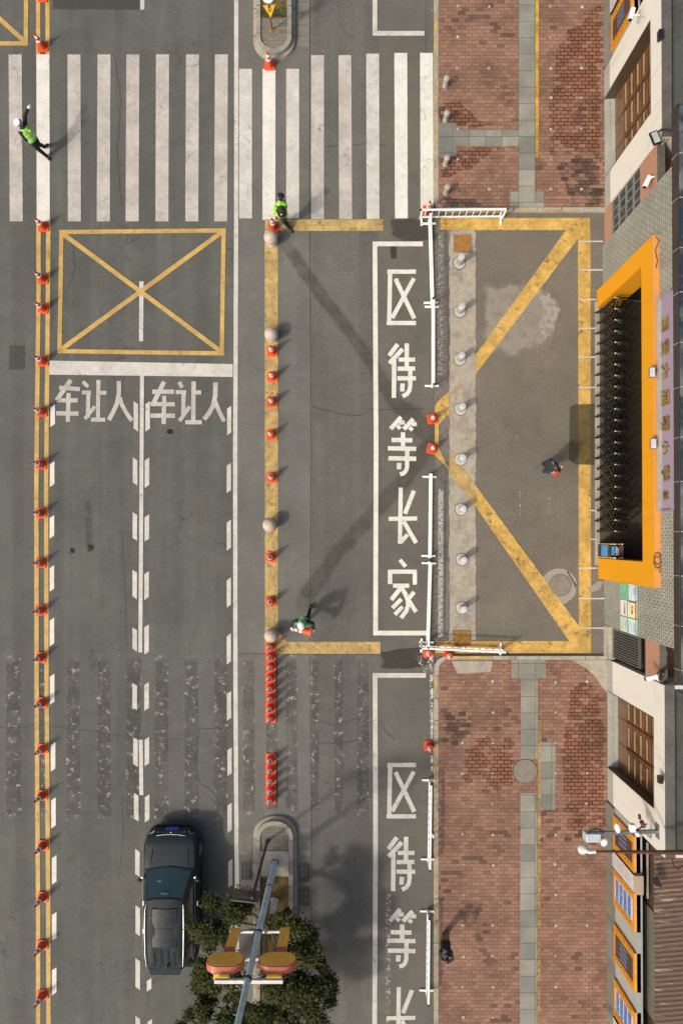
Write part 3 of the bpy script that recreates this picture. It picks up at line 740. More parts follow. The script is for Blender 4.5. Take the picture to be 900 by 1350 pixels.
feather('oil_spot', [(508,288),(540,285),(582,292),(580,318),(530,322),(512,310)], .3, .005, overlay('damp', (.06,.056,.048), .55, 2.5, .3,.9), road)
feather('oil_spot', [(513,320),(522,320),(523,342),(515,343)], .4, .005, overlay('damp2', (.045,.04,.035), .7, 2.5, .1,.4), road)
feather('oil_spot', [(500,858),(560,850),(575,875),(540,884),(500,882)], .4, .005, overlay('damp3', (.05,.045,.038), .6, 2.5, .1,.5), road)
seam = simple('seam_tar', (.035,.034,.032), .8)
for (pts,wd) in (([(408.5,-100),(408.5,300),(410,600),(408.5,862),(410.5,1080),(410,1350)],.9),([(561,-100),(561,70)],.5),([(583,300),(583,850)],0.1),([(315,862),(500,863)],.8),([(161,700),(166,790),(167,860)],.6),([(568,330),(567,500)],.5)):
    poly_line('asphalt_seam', pts, wd, seam, .004)
def crack(pts, wd=.7):
    out = []
    for i in range(len(pts)-1):
        (a,b),(c,d) = pts[i],pts[i+1]; n = max(2,int(math.hypot(c-a,d-b)/5))
        for k in range(n): t = k/n; out.append((a+(c-a)*t+random.uniform(-1.1,1.1), b+(d-b)*t+random.uniform(-1.1,1.1)))
    out.append(pts[-1]); poly_line('road_crack', out, wd, seam, .0055)
crack([(0,960),(60,955),(90,960),(130,965),(180,973),(240,975),(265,960),(310,960)]); crack([(265,960),(257,1000),(262,1030),(285,1048),(300,1070)])
crack([(413,537),(430,540),(455,548),(475,547),(490,540),(560,538)],.8); crack([(411,950),(440,955),(470,948),(500,955),(520,975)],.6)
crack([(411,980),(450,980),(475,975),(496,985)],.8); crack([(427,195),(445,191),(480,190),(510,192)],.7); crack([(161,1050),(163,1100),(158,1160)],.5)
crack([(90,380),(100,350),(95,320)],.5); crack([(150,70),(160,130),(155,200),(160,270)],.6)

# ------------------------------------------------------------------ median islands
def stadium(x0,x1,yend,yfar,r,top,n=10):
    """pixel outline; rounded end at yend, straight to yfar"""
    if top:  # rounded end is the upper end
        return [(x0,yfar)]+[(x0+r-r*math.cos(math.radians(90*i/n)), yend+r-r*math.sin(math.radians(90*i/n))) for i in range(n+1)]+[(x1-r+r*math.sin(math.radians(90*i/n)), yend+r-r*math.cos(math.radians(90*i/n))) for i in range(n+1)]+[(x1,yfar)]
    return [(x0,yfar)]+[(x0+r-r*math.cos(math.radians(90*i/n)), yend-r+r*math.sin(math.radians(90*i/n))) for i in range(n+1)]+[(x1-r+r*math.sin(math.radians(90*i/n)), yend-r+r*math.cos(math.radians(90*i/n))) for i in range(n+1)]+[(x1,yfar)]
def island(x0,x1,yend,yfar,top,by,paveend):
    sgn = 1 if top else -1
    lv = [(0,0.0),(1.0,.10),(4.5,.13),(5.0,.27),(10.5,.28),(11.0,.20)]
    rings = []
    for (ins,z) in lv:
        r = 27-ins
        rings.append([P(px,py,z) for (px,py) in stadium(x0+ins,x1-ins,yend+sgn*ins,yfar,r,top)])
    mb = MB(); n = len(rings[0]); base = 0
    for r_ in rings: mb.v += [tuple(v) for v in r_]
    for i in range(len(rings)-1):
        for k in range(n-1):
            a = i*n+k; f = (a,a+1,a+1+n,a+n); mb.f.append(f if not top else f[::-1]); mb.mi.append(0)
    isl = mb.build('traffic_island', grimy('island_kerb_'+('low' if top else 'high'), (.30,.275,.225), (.15,.14,.115), .7, scale=2.5), kind='structure')
    for k in range(14):
        yy = (yend-30-k*36) if not top else (yend+30+k*30)
        for (xa,xb) in ((x0+1,x0+4.6),(x0+5,x0+10.4),(x1-10.4,x1-5),(x1-4.6,x1-1)):
            za = .285 if (xa == x0+5 or xb == x1-5) else .135
            a_ = P(xa,yy); b_ = P(xb,yy); MB().box((a_.x,a_.y-.006,za-.02),(b_.x,b_.y+.006,za)).build('kerb_joint', M['grate'], isl)
    inner = stadium(x0+11,x1-11,yend+sgn*11,yfar,16,top)
    pav = [p for p in inner]
    # paved end and soil
    if top: pave = [p for p in inner if p[1] < paveend]; pave = [(x0+11,paveend)]+pave+[(x1-11,paveend)]
    else: pave = [p for p in inner if p[1] > paveend]; pave = [(x0+11,paveend)]+pave+[(x1-11,paveend)]
    sheet(pxpoly(pave), .235, 'island_paving', M['brick_isl'], isl)
    sheet(pxpoly([(x0+11,paveend),(x1-11,paveend),(x1-11,yfar),(x0+11,yfar)]), .215, 'island_soil', M['soil'], isl)
    return isl
isl_n = island(334,390,81,-400,False,0,30)
isl_s = island(333.5,392,1074,1800,True,0,1117)
sheet(pxrect(344,1118,381,1151), .245, 'island_slab', M['conc_strip'], isl_s)
# grass tufts on the island soil
gm = simple('dry_grass', (.13,.12,.04), .8, var=.4, scale=20)
def tufts(area, n, name, parent, col=gm, zb=.21):
    mb = MB()
    for _ in range(n):
        p = P(random.uniform(area[0],area[2]), random.uniform(area[1],area[3]), zb)
        for k in range(3):
            a = random.uniform(0,2*PI); l = random.uniform(.03,.09); d = Vector((math.cos(a),math.sin(a),0)); s_ = Vector((-d.y,d.x,0))*.008
            mb.poly([p-s_, p+s_, p+d*l+Vector((0,0,l*.7))])
    return mb.build(name, col, parent)
tufts((346,-30,378,29), 900, 'grass_tufts', isl_n); tufts((346,1152,380,1330), 1500, 'grass_tufts', isl_s)
gm2 = simple('green_weeds', (.05,.075,.015), .8, var=.4, scale=20)
tufts((346,18,378,29), 350, 'weeds', isl_n, gm2); tufts((345,1155,352,1210), 200, 'weeds', isl_s, gm2)
# slabs and drain grates beside the islands
for (x0,y0,x1,y1) in ((391,-14,408,2),(391,3,408,17),(391,18,408,32),(391,33,408,47),(391,48,408,62),(315.5,1098,332,1112),(315.5,1112.6,332,1127),(393.5,1092,409.5,1105),(393.5,1105.6,409.5,1119),(393.5,1119.6,409.5,1128),(315.5,1200,332,1214),(315.5,1215,332,1229),(393.5,1201,410,1213),(393.5,1214,410,1229)):
    sheet(pxrect(x0+.2,y0+.2,x1-.2,y1-.2), .006, 'gutter_slab', M['slab'], road)
for (x0,y0,x1,y1) in ((318,1136,332,1160),(319.5,1169,332,1192),(394,1137.5,408,1163),(394,1169,408,1194)):
    mb = MB(); a = P(x0,y1); b = P(x1,y0); mb.box((a.x,a.y,0),(b.x,b.y,.007),0)
    for k in range(4): x = a.x+(b.x-a.x)*k/3; mb.box((x-.012,a.y,.007),(x+.012,b.y,.012),1)
    for k in range(4): y = a.y+(b.y-a.y)*k/3; mb.box((a.x,y-.012,.0072),(b.x,y+.012,.0135),1)
    mb.build('drain_grate', [M['grate'],M['grate_bar']], road)

# ------------------------------------------------------------------ text on meshes
def text_mesh(s, size, extrude=.005, offset=0, align='CENTER'):
    cu = bpy.data.curves.new('txt','FONT'); cu.body = s; cu.size = size; cu.extrude = extrude; cu.offset = offset
    cu.align_x = align; cu.align_y = 'CENTER'; cu.resolution_u = 3
    o = bpy.data.objects.new('txt', cu); COL.objects.link(o)
    dg = bpy.context.evaluated_depsgraph_get(); me = bpy.data.meshes.new_from_object(o.evaluated_get(dg))
    bpy.data.objects.remove(o); bpy.data.curves.remove(cu); return me
def wall_mat(loc):   # text on a wall that faces west
    return Matrix(((0,0,-1,loc[0]),(-1,0,0,loc[1]),(0,1,0,loc[2]),(0,0,0,1)))

# ------------------------------------------------------------------ buildings along the east side
def W(d, yp, z):
    """d metres in front (west) of the facade line, yp = ground pixel row, z height"""
    return Vector((((793.3-460)+(yp-330)*.0047)*S-d, -(yp-710)*S, z))
def wb(mb, d0, d1, y0, y1, z0, z1, mi=0):
    d0,d1 = max(d0,d1),min(d0,d1); y0,y1 = max(y0,y1),min(y0,y1)      # d0 west, y0 south
    vs = [W(d0,y0,z0),W(d1,y0,z0),W(d1,y1,z0),W(d0,y1,z0),W(d0,y0,z1),W(d1,y0,z1),W(d1,y1,z1),W(d0,y1,z1)]
    return mb.add(vs, [(3,2,1,0),(4,5,6,7),(0,1,5,4),(1,2,6,5),(2,3,7,6),(3,0,4,7)], mi)
SPLIT = {'lattice_bar','mullion','fascia_joint','panel_trim','window_frame','louvre_slat','panel_joint','sill','poster_text','board_line','sign_border','poster_picture','lower_panel','poster_border','interior_wall','frame'}
def wpart(name, mat, parent, boxes, **kw):
    if name in SPLIT and len(boxes) > 1:
        return [wpart(name, mat, parent, [b], **kw) for b in boxes][0]
    mb = MB()
    for b in boxes: wb(mb, *b)
    return mb.build(name, mat, parent, **kw)
def bthing(name, yp, label, cat, group=None, d=0):
    e = empty(name, (0,0,0), 0, label, cat, group); return e

TZ = 5.38
gb = bthing('gate_building', 560, 'grey tiled gatehouse with a dark glass roof edge and wide opening behind the orange portal', 'building')
wpart('wall', M['tile'], gb, [(0,-.3,325,395,0,TZ),(0,-.3,747,824,0,TZ),(0,-.3,395,747,4.3,TZ),
    (-.3,-9,325,333,0,TZ),(-.3,-9,816,824,0,TZ)])
wpart('interior_wall', M['shade_black'], gb, [(-.302,-9,389,395,0,TZ-.3),(-.302,-9,747,753,0,TZ-.3),(-8.7,-9,395,747,0,TZ-.3)])
roof = wpart('roof', M['fascia'], gb, [(.004,-9,268,858,TZ,5.74)], bevel=.01)
fs = wpart('fascia_joint', M['sill'], roof, [(.012,.005,y-.25,y+.25,TZ+.01,5.73) for y in [268+48*i+ (i%2)*3 for i in range(1,13)]])
pan = MB()
ys = [268.3]+[268+48*i+(i%2)*3 for i in range(1,13)]+[857.7]
for i in range(len(ys)-1):
    wpart('glass_panel', M['canopy'], gb, [(-.03,-2.9,ys[i]+.45,ys[i+1]-.45,5.742,5.775)])
wpart('panel_trim', M['sill'], roof, [(-.03,-2.9,y-.4,y+.4,5.741,5.782) for y in ys[1:-1]])
# orange portal frame
of = bthing('portal_frame', 560, 'bright orange rectangular portal frame round the school gate opening', 'gate frame')
def op(name, boxes):
    mb = MB()
    for b in boxes: wb(mb, *b)
    o = mb.build(name, [M['orange'],M['orange_top']], of)
    for p in o.data.polygons:
        if p.normal.z > .9 and p.center.z > 4: p.material_index = 1
    return o
op('post', [(.2,-.5,383,406,0,3.78)]); op('post', [(.2,-.5,736,763,0,3.78)])
op('beam', [(.2,-.5,383,763,3.78,4.58)])
wpart('panel_joint', simple('joint_line',(.45,.19,.01),.6), of, [(.203,.199,y-.12,y+.12,3.79,4.57) for y in (445,510,575,640,705)]+[(.19,.02,y-.15,y+.15,4.577,4.584) for y in (430,485,545,605,665,725)])
# purple name sign with gold letters
sg = bthing('name_sign', 560, 'long purple sign board with raised gold characters above the orange portal', 'sign')
wpart('panel', M['purple'], sg, [(.075,.002,455,680,4.84,5.43)])
wpart('sign_border', M['sill'], sg, [(.13,.002,454,681,4.66,4.84)])
wpart('sign_border', M['purple'], sg, [(.13,.002,454,455,4.84,5.43),(.13,.002,680,681,4.84,5.43)])
for ch,yy,sz in (('西',427,.56),('安',458,.60),('大',489,.60),('雁',524,.60),('塔',558,.58),('小',590,.52),('学',624,.60)):
    yb = 710+(yy-710)/1.262
    me = text_mesh(ch, sz*.80, .022, .003)
    mb = MB().mesh(me, wall_mat(W(.115,yb,5.13))); mb.build('letter', M['gold'], sg, label='gold letter '+ch)
me = text_mesh('工', .26, .03, .008); MB().mesh(me, wall_mat(W(.11,710-57/1.262,5.13))).build('letter', M['gold'], sg)

# white annexes with recessed brown lattice windows
def annex(y0, y1, o0, o1, label, pl):
    a = bthing('annex_building', (y0+y1)/2, label, 'building')
    d = -.06
    wpart('plinth', M['plinth'], a, [(d+.004,d-.3,y0,o0,0,.63),(d+.004,d-.3,o1,y1,0,.63)])
    wall = wpart('wall', M['stucco'], a, [(d,d-.3,y0,o0,.63,4.6),(d,d-.3,o1,y1,.63,4.6),(d,d-.3,o0,o1,3.92,4.6),
                                  (d-.3,-9,y0,y0+4,0,4.6),(d-.3,-9,y1-4,y1,0,4.6)])
    wd = MB(); wb(wd, d-.40,d-.45,o0,o1,.1,3.92)
    win = wd.build('window', M['wood'], a)
    wpart('sill', M['sill'], win, [(d-.0,d-.2,o0,o1,.0,.15),(d-.21,d-.40,o0,o1,.0,.165)])
    wpart('window_frame', M['wood_d'], win, [(d+.008,d-.4,o0,o0+.9,.10,3.92),(d+.008,d-.4,o1-.9,o1,.10,3.92),(d+.008,d-.4,o0+.9,o1-.9,3.88,3.92)])
    n = 3; pit = (o1-o0)/n
    wpart('mullion', M['wood_d'], win, [(d-.36,d-.40,o0+pit*k-.9,o0+pit*k+.9,.12,3.88) for k in (1,2)])
    wpart('lattice_bar', M['bar_cream'], win, [(d-.34,d-.37,o0+pit*k+5,o0+pit*(k+1)-5,z-.03,z+.03) for k in range(3) for z in (1.15,1.66,2.15,2.62,3.1)]
        )
    wpart('lattice_bar', M['wood_d'], win, [(d-.365,d-.37,o0+1.2,o1-1.2,z-.015,z+.015) for z in (1.40,1.90,2.40,2.88)])
    wpart('lower_panel', grimy('brick_reflection_glass_'+str(pl), (.15,.075,.045),(.06,.033,.022),.8,rough=.3,scale=4), win, [(d-.37,d-.40,o0+1,o1-1,.12,.95)])  # mottling paints a brick reflection into the brown pane
    rf = wpart('roof', M['roofc'], a, [(d-.14,-9,y0+.3,y1-.3,4.40,4.50)])
    wpart('coping', M['coping'], rf, [(d-.02,d-.32,y0+.2,y1-.2,4.6,4.612)])
    return a, rf
an1, rf1 = annex(97, 278, 133, 237, 'white rendered annex north of the orange portal with a brown lattice window', 1)
an2, rf2 = annex(868, 1053.5, 909, 1010.5, 'white rendered annex south of the orange portal, between it and the notice boards', 2)
# links between annexes and gatehouse
l1 = bthing('link_wall', 300, 'terracotta wall with a grid window between the northern annex and grey gatehouse', 'wall')
wpart('wall', M['terra'], l1, [(-.08,-.25,278,325,0,.65),(-.08,-.25,278,325,3.07,4.3),(-.4,-6,278,325,3.3,3.4)])
lw = wpart('window', M['glass_d'], l1, [(-.16,-.2,278.3,324.7,.65,3.07)])
wpart('window_frame', M['mull'], lw, [(-.11,-.16,278.3+k*46.4/4-.5,278.3+k*46.4/4+.5,.65,3.07) for k in range(5)]+[(-.105,-.16,278.3,324.7,z-.025,z+.025) for z in (.68,1.25,1.85,2.45,3.04)])
wpart('coping', M['coping'], l1, [(-.07,-.30,278.2,324.8,4.3,4.33)])
l2 = bthing('link_wall', 845, 'terracotta wall above a dark louvre between the grey gatehouse and southern annex', 'wall')
wpart('plinth', grimy('worn_plaster',(.36,.34,.29),(.2,.19,.16),.7), l2, [(.04,-.2,823.5,866,0,.62)], bevel=.05)
wpart('wall', M['terra'], l2, [(-.08,-.25,824,868,3.3,4.3),(-.4,-6,824,868,3.2,3.3)])
wpart('recess', M['shade_black'], l2, [(-.3,-.35,824,868,.62,3.3)])
lv = wpart('louvre', M['louvre'], l2, [(-.06,-.12,825,826.5,.66,2.9),(-.06,-.12,860.5,862,.66,2.9),(-.06,-.12,826.5,860.5,.66,.74),(-.06,-.12,826.5,860.5,2.80,2.9)])
wpart('louvre_slat', M['louvre'], lv, [(-.07,-.10,826.5+k*3.1,826.5+k*3.1+1.5,.74,2.80) for k in range(11)])
wpart('coping', M['coping'], l2, [(-.07,-.30,824.2,867.8,4.3,4.33)])
# posters on the tiled wall
POS = [(764.5,783.5,1.54,2.20,'green and teal notice poster on the grey tiles, lower one beside the portal',((.20,.42,.12),(.08,.40,.38))),
       (764.5,783.5,2.24,2.86,'pale blue notice poster on the grey tiles, upper one beside the portal',((.55,.62,.72),(.45,.6,.68))),
       (785,804,1.54,2.20,'white notice poster with a row of red characters on the grey tiles',((.62,.62,.62),(.25,.45,.55))),
       (785,804,2.24,2.86,'cream notice poster with black characters in a brown frame',((.68,.58,.34),(.66,.55,.32))),
       (805.5,824,1.54,2.20,'white and pale green notice poster on the grey tiles, lower one beside the louvre',((.5,.58,.52),(.45,.52,.36))),
       (805.5,824,2.24,2.86,'white notice poster with teal border on the grey tiles, upper one beside the louvre',((.52,.62,.62),(.12,.38,.45)))]
for i,(ya,yb,za,zb,lab,(c1,c2)) in enumerate(POS):
    yb = min(yb, 823.5)
    e = bthing('notice_poster', ya, lab, 'poster', 'posters on the grey tiled wall')
    wpart('panel', simple('poster_base_%d'%i, c1, .4), e, [(.018,.002,ya,yb,za,zb)])
    wpart('poster_border', simple('poster_edge_%d'%i, (.06,.34,.42) if i != 3 else (.12,.06,.04), .4), e, [(.021,.018,ya,yb,zb-.08,zb)]+([(.021,.018,ya,ya+1,za,zb-.08)] if i == 3 else [(.021,.018,ya,yb,za,za+.03)]))
    if i in (0,4): wpart('poster_picture', simple('poster_pic_%d'%i, c2, .4), e, [(.021,.018,ya+2,yb-2,za+.12,za+.36)])
    if i == 2:
        MB().mesh(text_mesh('文明校园', .105, .002, .003), wall_mat(W(.021,(ya+yb)/2,za+.38))).build('poster_text', simple('red_ink',(.45,.03,.03),.5), e)
    elif i == 3:
        MB().mesh(text_mesh('公示', .15, .002, .004), wall_mat(W(.021,(ya+yb)/2,za+.28))).build('poster_text', simple('black_ink',(.03,.03,.03),.5), e)
    else:
        wpart('poster_text', simple('grey_ink_%d'%i,(.22,.26,.28),.5), e, [(.0215,.018,ya+2.5+random.random()*2,yb-2.5-random.random()*5,z,z+.022) for z in (za+.40,za+.45,za+.50)]+[(.0222,.018,ya+3,ya+9,za+.14,za+.16),(.0222,.018,ya+11,yb-3,za+.22,za+.24)])

# notice-board walls
def notice_wall(y0,y1,d,label):
    e = bthing('notice_wall', (y0+y1)/2, label, 'wall')
    wpart('plinth', M['ledge'], e, [(d+.02,d-.25,y0,y1,0,.30),(d,d-.25,y0,y1,.30,.8)])
    wpart('wall', M['plinth'], e, [(d-.03,d-.22,y0,y1,.8,2.62)])
    return e
notice_wall(-260,96.5,-.08,'low grey wall carrying notice boards north of the annex')
notice_wall(1054,1800,-.02,'low grey wall carrying notice boards south of the annex')
M['board_or'] = simple('board_orange', (.56,.23,.012), .4, var=.06)
M['board_top'] = simple('board_orange_edge', (.62,.30,.06), .5)
M['ink'] = simple('board_ink', (.12,.03,.01), .5)
def orange_board(y0,y1,d,kind,label):
    e = bthing('notice_board', y0, label, 'notice board', 'orange framed notice boards on the grey wall')
    za,zb = .86,2.60; fy = 9; 
    wpart('frame', M['board_or'], e, [(d+.05,d-.028,y0,y0+fy,za,zb),(d+.05,d-.028,y1-fy,y1,za,zb),(d+.05,d-.028,y0+fy,y1-fy,za,za+.10),(d+.05,d-.028,y0+fy,y1-fy,zb-.12,zb)])
    wpart('frame_cap', M['board_top'], e, [(d+.05,d-.16,y0,y1,zb,zb+.02)])
    if kind == 'dark':
        p = wpart('panel', grimy('board_photo_'+label[-5:], (.05,.045,.045),(.12,.03,.025),.8,scale=3,rough=.4), e, [(d+.035,d-.02,y0+fy,y1-fy,za+.10,zb-.12)])
        wpart('poster_picture', simple('pic_blue', (.10,.16,.24), .4), p, [(d+.038,d+.035,y0+fy+4+k*6,y0+fy+7+k*6,za+.5,za+1.1) for k in range(max(1,int((y1-y0-2*fy-4)/6)))])
    else:
        p = wpart('panel', simple('panel_white',(.55,.55,.58),.4), e, [(d+.035,d-.02,y0+fy,y1-fy,za+.10,zb-.12)])
        for k in range(4):
            z0 = za+.16+k*.34
            wpart('poster_picture', grimy('poster_blue_%d_%d'%(int(y0),k), (.03,.16,.42),(.25,.30,.42),.8,scale=6,rough=.4), p, [(d+.038,d+.035,y0+fy+1.5,y1-fy-1.5,z0,z0+.27)])
            wpart('poster_detail', simple('poster_red_%d_%d'%(int(y0),k), (.45,.05,.05), .4), p, [(d+.040,d+.038,y0+fy+4+k*1.5,y0+fy+9+k*2,z0+.06,z0+.15)])
    rows = []
    for (a,b) in ((y0,y0+fy),(y1-fy,y1)):
        for (t,s_) in ((2.6,1.5),(5.6,1.0)):
            z = za+.12
            while z < zb-.25:
                l = random.uniform(.05,.16); rows.append((d+.0525,d+.05,a+t-s_/2,a+t+s_/2*random.uniform(.3,1),z,z+l)); z += l+random.uniform(.03,.10)
    wpart('board_text', M['ink'], e, rows)
def white_board(y0,y1,d,label):
    e = bthing('notice_board', y0, label, 'notice board', 'white notice boards on the grey wall')
    za,zb = .84,2.66
    wpart('panel', simple('board_pale',(.48,.46,.46),.4), e, [(d+.08,d-.028,y0+1,y1-1,za,zb)])
    wpart('frame', M['wood_d'], e, [(d+.085,d-.028,y0,y0+1,za,zb),(d+.085,d-.028,y1-1,y1,za,zb)])
    wpart('frame_cap', simple('cap_tan',(.34,.27,.19),.5), e, [(d+.085,d-.20,y0,y1,zb,zb+.10)])
    wpart('board_text', simple('pale_ink',(.42,.12,.16),.5), e, [(d+.083,d+.08,y0+3,y1-3,z,z+.03) for z in (1.3,1.75)])
    wpart('board_line', simple('grey_ink_b',(.28,.28,.3),.5), e, [(d+.083,d+.08,y0+3+random.random()*4,y1-3-random.random()*6,z,z+.018) for z in (.95,1.02,1.1,1.17,1.4,1.47,1.55,1.62,1.9,1.98,2.06,2.15,2.25,2.35)])
orange_board(46,90,-.08,'dark','orange framed notice board with a dark picture just north of the northern annex')
orange_board(-22,18,-.08,'blue','orange framed notice board with blue posters at the top edge of the photo')
white_board(21,43,-.08,'white notice board between two orange boards in the top right corner')
orange_board(1062,1105,-.02,'dark','orange framed notice board with a dark picture under the camera arm')
white_board(1106,1128,-.02,'white notice board with lines of text between two orange boards south of the annex')
orange_board(1129,1175,-.02,'blue','orange framed notice board with four blue posters, second south of the annex')
orange_board(1200,1246,-.02,'dark','orange framed notice board with a dark picture, third south of the annex')
orange_board(1270,1316,-.02,'blue','orange framed notice board with four blue posters, fourth south of the annex')
white_board(1318,1340,-.02,'white notice board in the bottom right corner below the orange boards')
# shed behind the notice boards
sh = bthing('shed', 1200, 'low shed with a weathered brown sheet roof behind the southern notice boards', 'shed')
wpart('wall', M['slat_br'], sh, [(-.55,-.65,1066,1148,0,2.9),(-.55,-.65,1276,1800,0,2.9)])
wpart('wall', simple('olive_wall',(.13,.13,.10),.6), sh, [(-.52,-.65,1148,1276,0,2.9)])
rb = MB(); rb.add([W(-.50,1800,2.92),W(-9,1800,3.9),W(-9,1056,3.9),W(-.50,1056,2.92)],[(0,1,2,3)])
rb.add([W(-.50,1800,2.86),W(-9,1800,3.84),W(-9,1056,3.84),W(-.50,1056,2.86)],[(3,2,1,0)]); rb.build('roof', M['roof_br'], sh)
wpart('drain_pipe', simple('pale_pipe',(.30,.27,.22),.6), sh, [(-.42,-.47,1070,1136,2.5,2.56)])
sn = bthing('shed', 0, 'dark low building behind the northern notice board at the top edge', 'shed')
wpart('wall', M['slat_br'], sn, [(-.55,-.65,-260,94,0,2.6)]); wpart('roof', M['roof_br'], sn, [(-.5,-9,-260,94,2.6,2.7)])

# ------------------------------------------------------------------ folding gate
gt = empty('folding_gate', P(796,570), 0, 'black expanding lattice gate with gold finials standing in the orange portal opening', 'gate')
gloc = gt.location.copy()
def gbuild(mb, name, mat, parent=None, **kw): 
    return mb.build(name, mat, parent or gt, origin=None, **kw)
def L(v): return Vector(v)-gloc
FX = lambda px: (px-460)*S
ybase = [413.6+13.68*k for k in range(22)]
for i,yb in enumerate(ybase):
    yy = -(yb-710)*S; alt = i%2
    x0 = FX(787.0); x1 = FX(806.0)
    mb = MB()
    c = lambda x,z,dy=0: L((x, yy+dy, z))
    fx = x0-(.02 if alt else .09)
    mb.tube([c(fx,.10),c(x0,.32),c(x0,1.45),c(x0+.04,1.60),c(x0+.12,1.66),c(x1-.12,1.66),c(x1-.03,1.58),c(x1,1.45),c(x1+.02,.12)], [.03,.036,.036,.032,.028,.028,.03,.034,.03], 8)
    mb.tube([c(x0,.45),c((x0+x1)/2,.55),c(x1,.45)], .018, 6); mb.tube([c(x0,1.2),c(x1,1.2)], .014, 6)
    mb.add([c(fx-.03,.02),c(x0+.10,.02),c(x0+.03,.55),c(x0-.01,.55)]+[c(fx-.03,.02,.03),c(x0+.10,.02,.03),c(x0+.03,.55,.03),c(x0-.01,.55,.03)], [(0,1,2,3),(7,6,5,4),(0,4,5,1),(1,5,6,2),(2,6,7,3),(3,7,4,0)])
    fr = gbuild(mb, 'gate_frame', M['black'], smooth=True)
    fb = MB(); fb.ball(c(x0,1.69), .030, 10, 6)
    if not alt: fb.ball(c(fx+.04,.12), .028, 8, 6)
    gbuild(fb, 'finial', simple('gold_finial',(.75,.55,.25),.3,.3) if i == 0 else bpy.data.materials['gold_finial'], fr, smooth=True)
    rb_ = MB(); xm = FX(794.5)
    rb_.tube([c(xm,1.50,-.05),c(xm,1.56,.05)], .018, 8); gbuild(rb_, 'roller', M['dark_pole'], fr, smooth=True)
for i in range(len(ybase)-1):
    a = -(ybase[i]-710)*S; b = -(ybase[i+1]-710)*S; mb = MB()
    for x in (FX(788.3), FX(792.5), FX(798.5), FX(804.8)):
        for (z0,z1) in ((.30,.92),(.92,1.50)):
            mb.bar(L((x,a,z0)), L((x,b,z1)), .034, .045); mb.bar(L((x+.035,a,z1)), L((x+.035,b,z0)), .034, .045)
    gbuild(mb, 'lattice', M['black'])
gh = empty('gate_drive_unit', P(795,725.5), 0, 'black gate drive box with a blue display at the south end of the folding gate', 'gate motor')
def gq(mb, x0,x1,y0,y1,z0,z1): 
    a = P(x0,y1,z0)-gh.location; b = P(x1,y0,z1)-gh.location; mb.box(a,b); return mb
gq(MB(),786.5,804,716.5,734.5,.06,1.28).build('housing', M['black'], gh, bevel=.03)
k_ = MB(); 
sl = gq(MB(),786.0,786.5,718.5,732.5,.42,1.05).build('display', simple('blue_display',(.03,.22,.48),.25), gh)
MB().add([P(787.8,731,1.285)-gh.location,P(792.6,731,1.285)-gh.location,P(792.6,720,1.285)-gh.location,P(787.8,720,1.285)-gh.location],[(0,1,2,3)]).build('display_top', simple('blue_display_top',(.04,.30,.60),.25), gh)
gq(MB(),793.8,794.6,720,731,1.281,1.29).build('label_plate', M['white_m'], gh); gq(MB(),795.2,796.6,722,731,1.281,1.30).build('label_plate', simple('orange_tag',(.6,.25,.08),.5), gh)
vm = MB()
for k in range(5): gq(vm,797.6+k*1.1,798.1+k*1.1,719,732,1.281,1.30)
vm.build('vent', M['grey_m'], gh)
fm = MB()
for (x,y) in ((787.2,716.9),(787.2,734),(796,716.9),(796,734)): fm.ball(P(x,y,1.66)-gh.location, .035, 10, 6); fm.tube([P(x,y,.1)-gh.location,P(x,y,1.63)-gh.location],.02,6)
fm.build('finial_post', bpy.data.materials['gold_finial'], gh, smooth=True)

# lamps and wires on the portal
def flood(px,py,z,label,rx=0,sc=1.0,toward=(1,0)):
    c = Q(px,py,z); e = empty('floodlight', c, 0, label, 'floodlight')
    MB().box((-.10*sc,-.16*sc,-.04),(.08*sc,.16*sc,.04)).build('housing', M['grey_m'], e, bevel=.02)
    MB().box((-.085*sc,-.135*sc,.041),(.065*sc,.135*sc,.05)).build('lens', simple('lens_'+label[:6],(.55,.57,.57),.25), e, bevel=.01)
    MB().tube([(.06,.08,0),(toward[0]*.28,toward[1]*.28+.08,-.1),(toward[0]*.36,toward[1]*.3,-.16)], .014, 6).build('bracket', M['dark_pole'], e)
    return e
flood(859,491,4.75,'small white floodlight on top of the orange portal, northern of the two')
flood(860.5,585,4.75,'small white floodlight on top of the orange portal, southern of the two')
def cable(name, pts, r, label, mat=None, cat='cable'):
    o = MB().tube(pts, r, 6).build(name, mat or M['black'], smooth=True); tag(o, label, cat); return o
def wig(pts, amp=.03, n=6):
    out = []
    for i in range(len(pts)-1):
        for k in range(n):
            t = k/n; p = Vector(pts[i]).lerp(Vector(pts[i+1]), t); out.append(p+Vector((random.uniform(-amp,amp),random.uniform(-amp,amp),0)))
    out.append(Vector(pts[-1])); return out
cable('cable', wig([Q(864,312,4.60),Q(868,318,4.60),Q(863,330,4.60),Q(866,342,4.60),Q(864,353,4.60)],.02), .013, 'tangled black cable lying on the north end of the orange portal', simple('cable_brown',(.12,.06,.03),.6))
loop = [Q(866+5*math.cos(t), 734+9*math.sin(t)+t*.8, 4.60+.003*t) for t in [k*.5 for k in range(26)]]+[Q(868,752,4.6),Q(872,758,4.6)]
cable('cable', loop, .012, 'coiled black cable lying on the south end of the orange portal', simple('cable_brown2',(.11,.06,.03),.6))
cable('cable', wig([Q(880,-20,4.53),Q(881,30,4.53),Q(881.5,50,4.53),Q(883,90,4.53),Q(881,130,4.53),Q(881,168,4.53)],.015), .016, 'black cable clipped along the roof edge of the northern annex')
cable('cable', wig([Q(880,903,4.53),Q(882,925,4.53),Q(886,950,4.53),Q(884,985,4.53),Q(887,1030,4.53),Q(883,1070,4.53),Q(886,1110,4.53),Q(886,1140,4.53),Q(893,1146,4.53),Q(905,1136,4.53)],.015), .016, 'black cable clipped along the roof edge of the southern annex')
